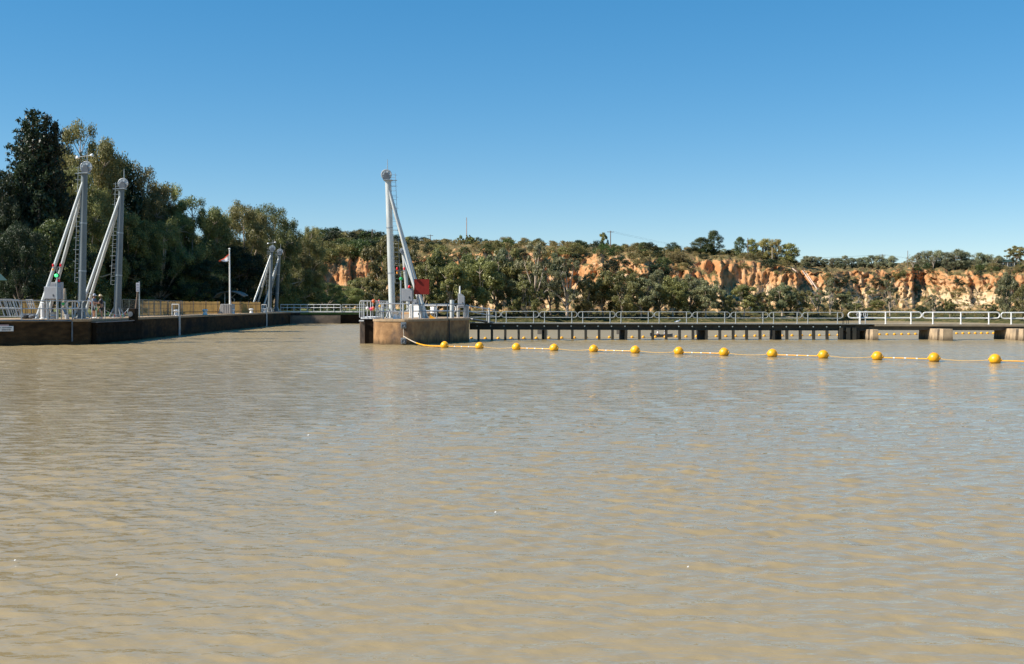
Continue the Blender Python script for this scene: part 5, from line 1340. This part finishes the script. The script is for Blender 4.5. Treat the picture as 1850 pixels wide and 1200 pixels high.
def conifer(seed, nleaf=60000, leaf=.0095):
    rg = random.Random(seed); rng = np.random.default_rng(seed); mb = MB(); C = []; Rr = []; cnt = []
    for (bx, by, H) in ((0, 0, 1.0), (.13, .03, .955), (-.10, .06, .72), (-.20, -.02, .60), (.22, .0, .74)):
        mb.path([(bx * .4, by * .4, -.03), (bx * .8, by * .8, H * .4), (bx, by, H * .98)], [.028, .02, .003], 7)
        z = .10
        while z < H - .01:
            t = z / H; Lb = (.36 * (1 - t) ** .85 + .014) * rg.uniform(.5, 1.3)
            nb = 5 if t < .9 else 4
            for k in range(nb):
                az = 6.28 * k / nb + rg.uniform(-.5, .5); d = Vector((math.cos(az), math.sin(az), .22))
                p0 = Vector((bx * (.4 + .6 * t), by * (.4 + .6 * t), z)); l = Lb * rg.uniform(.7, 1.1)
                p1 = p0 + d * l + Vector((0, 0, .12 * l))
                mb.path([p0, p1], [.004, .001], 4, cap=False)
                m = max(2, int(l / .035))
                for j in range(m):
                    q = (j + 1) / m; pt = p0.lerp(p1, q); C.append(tuple(pt)); Rr.append((.040 * (1.15 - .75 * q) + .006)); 
            z += .028 + .012 * (1 - t)
    w = np.array(Rr) ** 1.6; c = np.maximum(5, w / w.sum() * nleaf).astype(int)
    v, f = leaf_cloud(rng, np.array(C), np.array(Rr), c, leaf, .7, -.5, .2, .40)
    return Tree(mb, v, f)

def bare(seed, nleaf=900):
    return gum(seed, .18, 5, .34, 4, .07, nleaf, .012, .4, .8, .05, .35, .8, .016)

LIB = {}
def lib(kind, make, leafmat, bark):
    t = make; LIB[kind] = (t, leafmat, bark, {})
def lobed(seed, nlobe=8, per=9, lobe=.20, clump=.085, nleaf=14000, leaf=.017, h0=.22, spread=.42, fork=.2, r0=.022, droop=.5, gap=0.0, topw=.6):
    """gum crown of separate billowing lobes carried on visible limbs"""
    rg = random.Random(seed); rng = np.random.default_rng(seed); mb = MB(); C = []; Rr = []
    top = Vector((rg.uniform(-.04, .04), rg.uniform(-.04, .04), fork))
    mb.path([Vector((0, 0, -.04)), Vector((0, 0, .02)), top * .55 + Vector((rg.uniform(-.015, .015), 0, 0)), top], [r0 * 1.5, r0 * 1.15, r0 * .95, r0 * .9], 8)
    for i in range(nlobe):
        t = (i + .5) / nlobe; z = h0 + (1 - h0 - lobe * .55) * t ** .85 + rg.uniform(-.04, .04)
        az = i * 2.4 + rg.uniform(-.5, .5); wd = spread * (1 - lobe * .9) * (math.sin(math.pi * (.22 + .70 * t)) ** topw) * rg.uniform(.5, 1.0)
        z = min(z, 1 - lobe * .62)
        if i == nlobe - 1: wd *= .5; z = 1 - lobe * .6
        c = Vector((math.cos(az) * wd, math.sin(az) * wd, z)); lr = lobe * rg.uniform(.7, 1.15)
        s0 = top * rg.uniform(.75, 1.0); mid = s0.lerp(c, .5) + Vector((rg.uniform(-.03, .03), rg.uniform(-.03, .03), .03))
        mb.path([s0, mid, c, c + Vector((0, 0, lr * .4))], [r0 * .6, r0 * .42, r0 * .22, r0 * .06], 6, cap=False)
        for k in range(per):
            if rg.random() < gap: continue
            d = Vector((rg.gauss(0, 1), rg.gauss(0, 1), rg.gauss(.25, .8))).normalized(); e = c + Vector((d.x, d.y, d.z * .75)) * lr * rg.uniform(.55, 1.0)
            C.append(tuple(e)); Rr.append(clump * rg.uniform(.6, 1.25))
            if k % 3 == 0: mb.path([c - Vector((0, 0, .02)), c.lerp(e, .6) + Vector((0, 0, .01)), e], [r0 * .2, r0 * .13, r0 * .04], 4, cap=False)
    return finish(mb, C, Rr, rng, nleaf, leaf, spread, droop, .85, shell=.4)
GV = [lobed(1, 8, 11, .235, .09, 15000, .0175, .26, .42, .22), lobed(2, 9, 11, .225, .085, 15000, .0175, .20, .48, .18), lobed(3, 7, 12, .24, .09, 14000, .0175, .28, .40, .26), lobed(4, 9, 9, .21, .085, 13000, .0175, .22, .52, .18, gap=.12), lobed(5, 8, 10, .22, .085, 13000, .0175, .30, .40, .30, gap=.1), lobed(6, 10, 9, .20, .09, 15000, .0175, .18, .48, .16)]
GLOW = [lobed(s_, 10, 10, .21, .085, 13500, .0175, .10, .52, .14, gap=.1) for s_ in (11, 12, 13, 14)]
GBIG = [lobed(21, 17, 13, .20, .078, 78000, .0078, .14, .48, .20, topw=.3), lobed(22, 19, 13, .195, .076, 82000, .0078, .08, .52, .17, topw=.3), lobed(23, 20, 13, .20, .078, 84000, .0078, .02, .54, .14, topw=.3)]
GSPARSE = [lobed(s_, 8, 8, .18, .065, 5600, .0165, .26, .42, .22, r0=.028, gap=.2) for s_ in (31, 32, 33)]
SHR = [dense(s, .62, 34, .20, 2600, .032, .06, .6, 3) for s in (41, 42, 43, 44)]
ROUND = [dense(s, .38, 70, .105, 9500, .016, .14, .6, 1, .2) for s in (51, 52)]
HEDGE = [dense(s, .36, 60, .11, 7000, .019, .05, .5, 4, .22) for s in (61, 62, 63)]
CON = [conifer(71)]
TWIG = [bare(81), bare(82)]
KINDS = {'gum': (GV, L_GUM, M_BARK), 'lowgum': (GLOW, L_GUM, M_BARK), 'bluegum': (GV, L_GUMBLUE, M_BARK), 'big': (GBIG, L_GUM, M_BARK), 'bigdark': (GBIG, L_DARK, M_BARKDK), 'bigbright': ([ROUND[0], ROUND[1]], L_BRIGHT, M_BARKDK),
         'sparse': (GSPARSE, L_GUMBLUE, M_BARK), 'shrub': (SHR, L_SCRUB, M_BARKDK), 'greenshrub': (SHR, L_BRIGHT, M_BARKDK), 'roundmid': (ROUND, L_MID, M_BARKDK), 'darkshrub': (SHR, L_DARK, M_BARKDK), 'olivetree': (HEDGE, L_OLIVE, M_BARKDK), 'hedge': (HEDGE, L_POPLAR, M_BARKDK),
         'round': (ROUND, L_DARK, M_BARKDK), 'conifer': (CON, L_DARK, M_BARKDK), 'twig': (TWIG, L_SCRUB, M_BARK)}
MESHES = {}
def tree(kind, base, height, width, label, group, seed, name='gum_tree', cat='tree', parts=True):
    vs, lm, bm_ = KINDS[kind]; rg = random.Random(seed); i = seed % len(vs)
    key = (kind, i)
    if key not in MESHES:
        T = vs[i]; cm = np_mesh('crown', T.v, T.f, lm, smooth=False)
        tm = bpy.data.meshes.new('trunk'); tm.from_pydata(T.t.v, [], T.t.f); tm.materials.append(bm_); tm.polygons.foreach_set('use_smooth', [True] * len(tm.polygons))
        MESHES[key] = (cm, tm, float(np.percentile(np.abs(T.v[:, 0]), 98)))
    cm, tm, hw = MESHES[key]
    t = thing(name, base, label, cat, group)
    t.rotation_euler = (0, 0, rg.uniform(0, 6.28)); sx = (width / 2) / hw
    t.scale = (sx, sx, height)
    c = link(bpy.data.objects.new('crown', cm)); c.parent = t
    if parts: k = link(bpy.data.objects.new('trunk', tm)); k.parent = t
    return t
TREE_N = [0]
def tp(kind, px, top, base_py, wpx, y, label, group, name='gum_tree', cat='tree', ground=None, seed=None):
    """a tree whose silhouette in the photo spans top..base rows, standing at distance y"""
    TREE_N[0] += 1
    b = Vector((PX(px, y), y, PZ(base_py, y))) if ground is None else ground
    yy = b.y; zt = PZ(top, yy); h = zt - b.z
    return tree(kind, b, h, wpx / F * yy, label, group, seed if seed is not None else TREE_N[0] * 7 + int(px), name, cat)

# left bank: tall trees close behind the masts
G1 = 'tall trees on the left bank'
gz = lambda px, y: Vector((PX(px, y), y, 1.68))
LB = [
 ('conifer', 60, 197, 185, 110, 'dark pointed conifer, tallest tree at the left edge', 'conifer_tree', 71),
 ('conifer', 84, 206, 125, 112, 'second dark conifer spire overlapping the tallest one on its right', 'conifer_tree', 74),
 ('bigdark', 112, 250, 170, 152, 'dark crown filling between the conifers and the tall olive gum', 'broad_tree', 22),
 ('bigdark', 8, 302, 138, 108, 'dark broad tree filling the frame edge below the conifer', 'broad_tree', 22),
 ('bigdark', 30, 395, 112, 100, 'dark shaded low tree behind the blue green shed roof', 'broad_tree', 23),
 ('big', 146, 213, 165, 148, 'tall olive gum crown rising just right of the pointed conifer', 'gum_tree', 21),
 ('round', 208, 278, 110, 162, 'dark rounded tree between the two left masts and the big gums', 'round_tree', 51),
 ('big', 150, 300, 138, 140, 'gum crown directly behind the two left masts', 'broad_tree', 22),
 ('bigbright', 92, 392, 105, 104, 'lighter green bushy tree behind the control cabinet', 'leafy_tree', 51),
 ('bigbright', 135, 412, 100, 122, 'light green bushy tree between the feet of the two left masts', 'leafy_tree', 52),
 ('big', 258, 291, 150, 166, 'big olive gum crown right of the second left mast', 'gum_tree', 22),
 ('big', 300, 330, 110, 170, 'gum tree stepping down beside the biggest right hand gum crown', 'gum_tree', 24),
 ('big', 225, 372, 125, 150, 'brownish gum tree low behind the second left mast', 'gum_tree', 23),
 ('big', 285, 395, 138, 153, 'brownish low hung gum behind the small white sign', 'gum_tree', 26),
 ('bigdark', 215, 450, 138, 149, 'dark shaded understorey tree behind the two people', 'broad_tree', 23),
 ('big', 350, 352, 140, 167, 'olive gum tree above the tan paling fence', 'gum_tree', 21),
 ('bigdark', 330, 455, 150, 156, 'dark shaded understorey tree behind the nearer ladder arch', 'broad_tree', 23),
 ('big', 345, 478, 80, 157, 'small gum with pale forked trunk standing on the lawn', 'gum_tree', 25),
 ('big', 432, 358, 135, 177, 'olive gum tree behind the flagpole', 'gum_tree', 23),
 ('bigdark', 425, 440, 148, 171, 'dark shaded tree hanging over the curved shelter', 'broad_tree', 22),
 ('big', 385, 430, 112, 170, 'hanging gum crown just left of the flag', 'broad_tree', 21),
 ('big', 497, 367, 118, 197, 'olive gum tree behind the two distant masts', 'gum_tree', 22),
 ('big', 466, 440, 88, 190, 'gum with pale twin trunks left of the distant masts', 'gum_tree', 21),
 ('big', 556, 408, 76, 230, 'gum at the right end of the left bank tree line', 'gum_tree', 24),
 ('big', 530, 430, 100, 221, 'gum with leaning pale trunks behind the far lock gate rail', 'gum_tree', 27),
 ('big', 510, 470, 112, 215, 'low gum crown directly behind the distant masts', 'broad_tree', 22),
 ('big', 586, 508, 84, 237, 'low dark gum below the ochre scarp near the far lock gate', 'gum_tree', 23),
 ('big', 624, 516, 70, 260, 'small dark gum left of the gate leaf beside the pier', 'gum_tree', 21),
]
for i, (k, px, top, wpx, y, lab, nm, sd_) in enumerate(LB):
    tp(k, px, top, 0, wpx, y, lab, G1, nm, 'tree', gz(px, y), sd_)
# off frame and deep backing trees, needed for shade and for gaps between crowns
for i, (px, top, wpx, y) in enumerate(((-60, 280, 140, 118), (-150, 250, 160, 126), (40, 330, 120, 150), (120, 360, 130, 175), (200, 380, 130, 190), (300, 400, 130, 200), (390, 410, 130, 210), (470, 430, 120, 225), (540, 470, 90, 225))):
    tp('bigdark' if i < 2 else 'big', px, top, 0, wpx, y, 'backing tree whose crown fills gaps behind the left bank trees', G1, 'broad_tree', 'tree', gz(px, y), 21 + i)

# far river bank gums
G2 = 'river gums along the far bank'
def fy(px): return (CZ - LOW) * F / (float(np.interp(px, [600, 900, 1300, 1500, 1560, 1660, 1750, 1850], [585, 583, 582, 580.5, 579.2, 581, 583, 585.5])) - HY)
FB = [
 ('gum', 652, 500, 60, 8, 'dark gum just left of the pier mast below the ochre scarp'),
 ('lowgum', 694, 424, 92, 18, 'tall olive gum directly behind the big pier mast'),
 ('lowgum', 672, 500, 70, 4, 'low gum behind the balloons on the gate railing'),
 ('gum', 735, 448, 70, 16, 'gum seen between the raking legs of the pier mast'),
 ('lowgum', 762, 470, 70, 8, 'gum behind the red square board'),
 ('gum', 790, 448, 78, 16, 'gum right of the pier mast legs'),
 ('gum', 815, 472, 66, 5, 'gum with pale branching trunk behind the peaked cabinet'),
 ('lowgum', 842, 455, 78, 14, 'dense gum above the access ramp'),
 ('gum', 872, 462, 74, 6, 'gum with three pale stems above the first handrail loop'),
 ('bluegum', 893, 447, 86, 15, 'broad olive gum above the second handrail loop'),
 ('gum', 928, 446, 84, 17, 'broad gum topping the far bank left of the forked white trunk'),
 ('sparse', 966, 434, 84, 5, 'gum with a forked white trunk reaching high above the handrail'),
 ('lowgum', 950, 500, 60, 3, 'dark dense gum at the foot of the forked white trunk'),
 ('bluegum', 995, 455, 66, 14, 'gum just right of the forked white trunk'),
 ('sparse', 1024, 462, 90, 4, 'wide gum with crooked white limbs, trunk lit at its base'),
 ('lowgum', 1062, 492, 62, 6, 'green gum below the bare orange slope'),
 ('gum', 1090, 488, 66, 9, 'gum beneath the lone tall hilltop tree'),
 ('lowgum', 1125, 486, 84, 4, 'dense dark gum leaning over the bank with deep shade below'),
 ('bluegum', 1158, 500, 74, 3, 'dark gum right of the deepest shade on the bank'),
 ('bluegum', 1192, 486, 70, 7, 'gum below the cream ledge left of the white bird'),
 ('gum', 1216, 498, 64, 4, 'rounded gum behind the white bird on the deck'),
 ('bluegum', 1250, 486, 72, 8, 'grey green gum at the left end of the open cliff'),
 ('bluegum', 1275, 498, 76, 4, 'gum standing before the pale cliff hollow'),
 ('lowgum', 1312, 528, 46, 3, 'small dark rounded gum under the pale cliff hollow'),
 ('gum', 1344, 506, 64, 4, 'gum with a short forked trunk below the pale cream scarp'),
 ('gum', 1376, 520, 50, 3, 'smaller gum right of the short forked trunk'),
 ('bluegum', 1413, 503, 62, 4, 'gum with straight pale trunk in the middle of the cliff'),
 ('gum', 1444, 512, 58, 3, 'brownish gum just right of the straight pale trunk'),
 ('sparse', 1480, 516, 52, 3, 'thin gum with slanting white trunk below the cliff pipes'),
 ('sparse', 1500, 494, 44, 8, 'sparse pale gum standing tall against the orange slope'),
 ('bluegum', 1522, 520, 48, 3, 'blue green gum left of the small grey gate'),
 ('lowgum', 1548, 540, 44, 3, 'low dark scrubby gum behind the small grey gate'),
 ('sparse', 1608, 494, 46, 6, 'open crowned gum before the tall shadowed cleft'),
 ('sparse', 1688, 524, 50, 3, 'thin scraggly gum at the cliff foot above the middle white handrail'),
 ('gum', 1716, 532, 30, 8, 'dark small tree halfway up the right hand cliff'),
 ('bluegum', 1818, 484, 62, 4, 'large gum by the right frame edge before the cliff'),
 ('lowgum', 1790, 540, 40, 3, 'low bush gum left of the large gum at the right edge'),
 ('gum', 1850, 505, 50, 2, 'gum cut by the right frame edge'),
]
for i, (k, px, top, wpx, dy, lab) in enumerate(FB):
    y = fy(px) + 6 + dy * 1.2
    if px > 1240: wpx *= .78; top += 7
    else: wpx *= .94
    j = int(np.argmin(np.abs(T_PX - px))); r_ = int(np.argmin(np.abs(T_Y[:40, j] - y))); g_ = Vector((PX(px, y), y, T_Z[r_, j] - .2))
    tp(k, px, top, 0, wpx, y, lab, G2, 'gum_tree', 'tree', g_, 100 + i * 5)

# skyline trees and hedges on the plateau
G3 = 'trees along the skyline'
SK = [
 ('gum', 1090, 419, 460, 15, 'lone slender tree beside the power pole on the hilltop', 4), ('roundmid', 1163, 437, 457, 23, 'small round dark tree alone on the skyline', 0),
 ('roundmid', 1266, 428, 460, 38, 'dark broad tree in the twin crowned hilltop clump', 1), ('roundmid', 1290, 415, 460, 32, 'tallest dark tree of the twin crowned hilltop clump', 0), ('greenshrub', 1278, 440, 461, 44, 'green bush at the foot of the twin crowned clump', 1),
 ('roundmid', 1336, 427, 458, 20, 'slim dark tree left of the yellowish hilltop row', 1), ('greenshrub', 1336, 453, 478, 36, 'bright green bush under the slim dark hilltop tree', 0),
 ('olivetree', 1358, 430, 468, 22, 'yellow olive tree at the left of the hilltop row', 0), ('olivetree', 1381, 430, 468, 26, 'yellowest tree in the middle of the hilltop row', 1), ('olivetree', 1402, 431, 470, 28, 'olive tree behind the pale pole in the hilltop row', 2), ('olivetree', 1426, 438, 476, 34, 'rounded olive tree at the right of the hilltop row', 0), ('hedge', 1420, 462, 480, 28, 'grey green bush below the hilltop row', 1),
 ('gum', 1838, 443, 474, 38, 'wispy overhanging tree beside the cliff top house', 1),
 ('gum', 848, 424, 446, 14, 'small umbrella crowned tree left of the tall bare mast pole', 0), ('gum', 852, 427, 447, 20, 'small domed tree right of the tall bare mast pole', 1), ('gum', 832, 424, 444, 12, 'tiny flat topped tree on the skyline', 5),
]
for i, (k, px, top, bpy_, wpx, lab, sd_) in enumerate(SK):
    y = float(np.interp(px, [700, 1100, 1400, 1850], [500, 470, 455, 450]))
    tp(k, px, top, bpy_, wpx, y, lab, G3, 'hilltop_tree', 'tree', None, sd_)
rg = random.Random(77)
for i, px in enumerate(np.linspace(1456, 1612, 14)):
    tp('hedge', px + rg.uniform(-2, 2), 463 + rg.uniform(-3, 4) + (i < 3) * -1, 484 if px > 1500 else 482, rg.uniform(15, 24), 462 + rg.uniform(-3, 8), 'grey green tree in the windbreak row left of the tall thin cliff pole', 'windbreak trees left of the thin pole', 'windbreak_tree', 'tree', None, i)
for i, px in enumerate(np.linspace(1650, 1806, 14)):
    top = float(np.interp(px, [1650, 1700, 1725, 1760, 1806], [456, 452, 450, 458, 460])) + rg.uniform(-3, 4)
    tp('hedge' if i % 3 else 'twig', px + rg.uniform(-2, 2), top, 487, rg.uniform(18, 28), 460 + rg.uniform(-3, 8), 'grey green tree in the windbreak row right of the tall thin cliff pole', 'windbreak trees right of the thin pole', 'windbreak_tree', 'tree', None, i)

# scrub: single shrubs over plateau and slopes
def scrub(n, px0, px1, q0, q1, h0, h1, label, group, kinds, seed, avoid=None):
    rg = random.Random(seed)
    for i in range(n):
        px = rg.uniform(px0, px1); q = q0 + (q1 - q0) * rg.random()
        b = on_terrain(px, q); h = rg.uniform(h0, h1)
        t = tree(rg.choice(kinds), b - ZD * h * .08, h, h * rg.uniform(1.1, 2.0), label, group, rg.randrange(1000), 'shrub', 'shrub', parts=False)
NOCLIFF = (566, 668)
scrub(58, 640, 1250, 2.0, 2.9, 2.2, 5.0, 'olive scrub bush on the skyline ridge above the bridge trees', 'scrub on the left ridge', ['shrub', 'shrub', 'darkshrub', 'greenshrub'], 1)
scrub(44, 556, 720, 2.0, 2.95, 4.5, 8.0, 'dark green scrub tree massed on the ridge left of the pier mast', 'dark scrub on the ridge left of the mast', ['darkshrub', 'greenshrub', 'shrub'], 9)
scrub(34, 1180, 1460, 2.0, 2.5, 1.6, 3.2, 'low olive bush along the cliff top left of the windbreak row', 'scrub along the middle cliff top', ['shrub', 'shrub', 'darkshrub'], 2)
scrub(30, 1640, 1860, 2.0, 2.45, 1.5, 3.0, 'low bush between the right hand cliff edge and the windbreak', 'scrub along the right cliff top', ['shrub', 'greenshrub', 'shrub'], 3)
scrub(32, 680, 1230, 1.3, 1.98, 2.4, 5.0, 'scrub bush clinging to the overgrown left slope', 'scrub on the left slope', ['shrub', 'shrub', 'greenshrub', 'darkshrub'], 4)
scrub(40, 1230, 1860, 1.1, 1.95, 1.4, 3.6, 'scattered scrub bush on the open ochre cliff', 'scrub on the open cliff', ['shrub', 'darkshrub', 'shrub'], 5)
scrub(26, 860, 1900, .8, 1.2, 1.6, 3.4, 'bush along the foot of the cliff behind the river gums', 'scrub at the cliff foot', ['shrub', 'darkshrub', 'greenshrub'], 6)
def scrub_mass():
    """the countless small low scrub of plateau and slopes, one object"""
    rg = random.Random(123); T = [dense(s_, .62, 16, .24, 420, .07, .05, .6, 3) for s_ in (141, 142, 143)]; VV = []; n = 0
    for (cnt, p0, p1, q0, q1, h0, h1) in ((330, 540, 1260, 2.0, 3.0, 1.2, 3.0), (110, 670, 1240, 1.0, 2.0, .9, 2.2), (80, 1230, 1900, 1.05, 1.97, .5, 1.4), (150, 1180, 1900, 2.0, 2.7, .7, 1.8), (130, 840, 1900, .6, 1.1, .6, 1.6), (190, 840, 1900, .1, .6, .5, 1.3)):
        for _ in range(cnt):
            b = on_terrain(rg.uniform(p0, p1), rg.uniform(q0, q1)); h = rg.uniform(h0, h1); w_ = h * rg.uniform(1.0, 1.7); a = rg.uniform(0, 6.28); v = T[rg.randrange(3)].v
            c_, s_ = math.cos(a), math.sin(a)
            VV.append(np.stack([(v[:, 0] * c_ - v[:, 1] * s_) * w_ + b.x, (v[:, 0] * s_ + v[:, 1] * c_) * w_ + b.y, v[:, 2] * h + b.z - .08 * h], -1))
    V = np.concatenate(VV); f = np.arange(len(V)).reshape(-1, 4)
    o = link(bpy.data.objects.new('low_scrub', np_mesh('low_scrub', V, f, L_SCRUB, smooth=False))); tag(o, 'low olive scrub covering the plateau and slopes of the far bank', 'scrub', kind='stuff')
scrub_mass()

# poles, wires, pipes, house
def pole(px, top, base, y, cross, label, r=.16, m=M_WOODPOLE):
    b, t_ = P(px, base, y), P(px, top, y); t = thing('power_pole', b, label, 'pole')
    MB().tube(b, t_, r, r * .7, 8).build('pole_shaft', m, t, True)
    if cross:
        q = t_ - ZD * .5; MB().box(q, 2.6, .14, .16).build('crossarm', m, t)
        for dx in (-1.15, -.4, .4, 1.15): MB().lathe(q + Vector((dx, 0, .08)), [(.06, 0), (.09, .1), (.05, .22)], 8).build('insulator', M_GREYBOX, t, True)
    return t_
w0 = pole(672.5, 414, 440, 470, True, 'dark power pole with crossarm left of the pier mast', .24)
w1 = pole(777.5, 424, 443, 520, True, 'short distant power pole right of the pier mast', .2)
pole(843, 393, 430, 500, False, 'tall bare pinkish pole without crossarm on the ridge', .2, mat('pink_timber', (.45, .30, .24), (.38, .25, .2), 3, .9))
w2 = pole(1103, 417, 456, 450, True, 'power pole with crossarm beside the lone slender hilltop tree', .22)
pole(1395, 447, 478, 446, False, 'pale pole standing before the yellowish hilltop row', .17, mat('pale_timber', (.50, .42, .33), (.42, .35, .27), 3, .9))
w3 = pole(1594, 459, 486, 480, True, 'grey power pole rising out of the windbreak row', .16)
pole(1640, 453, 486, 456, False, 'tall thin leaning pole at the cliff edge between the windbreaks', .15)
pole(1351, 430, 470, 450, False, 'dark bare trunk like pole at the left of the yellowish hilltop row', .2)
def wire(a, b, sag, label):
    pts = [a.lerp(b, k / 20) - ZD * sag * math.sin(math.pi * k / 20) for k in range(21)]
    t = thing('power_line', a, label, 'power line')
    for dx in (-1.1, 1.1): MB().path([p + Vector((dx, 0, -.3)) for p in pts], .018, 4).build('wire', M_BLACK, t)
wire(P(400, 408, 470), w0, 2, 'thin power line sagging left from the pole left of the pier mast')
wire(w0, w1, 2, 'thin power line passing behind the pier mast between two poles')
wire(w2, w3, 5, 'long thin power line from the hilltop pole down to the windbreak pole')
wire(w3, P(2000, 475, 480), 3, 'thin power line running right from the windbreak pole')
for (pa_, pb_, lab) in (((1429, 483), (1441, 493), 'upper pale pipe lying on the cliff edge'), ((1454, 489), (1480, 528), 'long pale pipe running down the cliff face'), ((1450, 489), (1468, 515), 'shorter pale pipe beside the long one on the cliff')):
    pts = []
    for k in range(7):
        f_ = k / 6; px, py = pa_[0] + (pb_[0] - pa_[0]) * f_, pa_[1] + (pb_[1] - pa_[1]) * f_
        g_ = ground_at(px, py, .8); pts.append(P(px, py, g_.y - 1.0))
    single('pipe', MB().path(pts, .22, 8), mat('pale_pipe', (.62, .48, .38), (.50, .38, .30), 4, .7), lab, 'pipe')
t = thing('house', P(1828, 483, 470), 'cream house with dark green roof half hidden on the right cliff top', 'house')
hy = 470; x0, x1 = PX(1810, hy), PX(1843, hy); z0, z1 = PZ(484, hy), PZ(473.5, hy)
MB().box(((x0 + x1) / 2, hy + 4, (z0 + z1) / 2), x1 - x0 - 1.2, 7, z1 - z0).build('wall', M_HOUSE, t)
mb = MB(); e_ = .8
vs = [(x0 - e_, hy - .6, z1), (x1 + e_, hy - .6, z1), (x1 + e_, hy + 8.6, z1), (x0 - e_, hy + 8.6, z1), (x0 + 1.5, hy + 4, z1 + 1.2), (x1 - 1.5, hy + 4, z1 + 1.2)]
mb.add(vs, [(3, 2, 1, 0), (0, 1, 5, 4), (1, 2, 5), (2, 3, 4, 5), (3, 0, 4)]); mb.build('roof', M_HOUSEROOF, t)
for k, xx in enumerate((.14, .38, .55, .80)):
    wx_ = x0 + (x1 - x0) * xx; f_ = MB().box((wx_, hy + .47, (z0 + z1) / 2 + .2), .95, .08, 1.3).build('window', M_WHITE, t)
    MB().box((wx_, hy + .42, (z0 + z1) / 2 + .2), .8, .06, 1.15).build('pane', mat('dark_glass', (.03, .035, .04), (.02, .025, .03), 3, .1), f_)
for xx in (.05, .30, .66, .95): MB().box((x0 + (x1 - x0) * xx, hy - .4, (z0 + z1) / 2), .16, .16, z1 - z0).build('veranda_post', M_WHITE, t)
for px, py, ln_, lab in ((1060, 577, 2.4, 'pale fallen log on the bank seen through the middle handrail loop'), (1422, 578, 4.5, 'long grey fallen branch on the grassy bank'), (1320, 580, 2.0, 'short driftwood log at the water edge')):
    g_ = W(px, py - .3, LOW + .9) if py < 590 else None
    g_ = P(px, py, fy(px) + 5); g_.z = LOW + 1.15
    single('driftwood_log', MB().path([g_ + Vector((-ln_ / 2, 0, .1)), g_ + Vector((0, .2, .35)), g_ + Vector((ln_ / 2, .3, .15))], [.22, .18, .1], 8), M_BARK, lab, 'log')
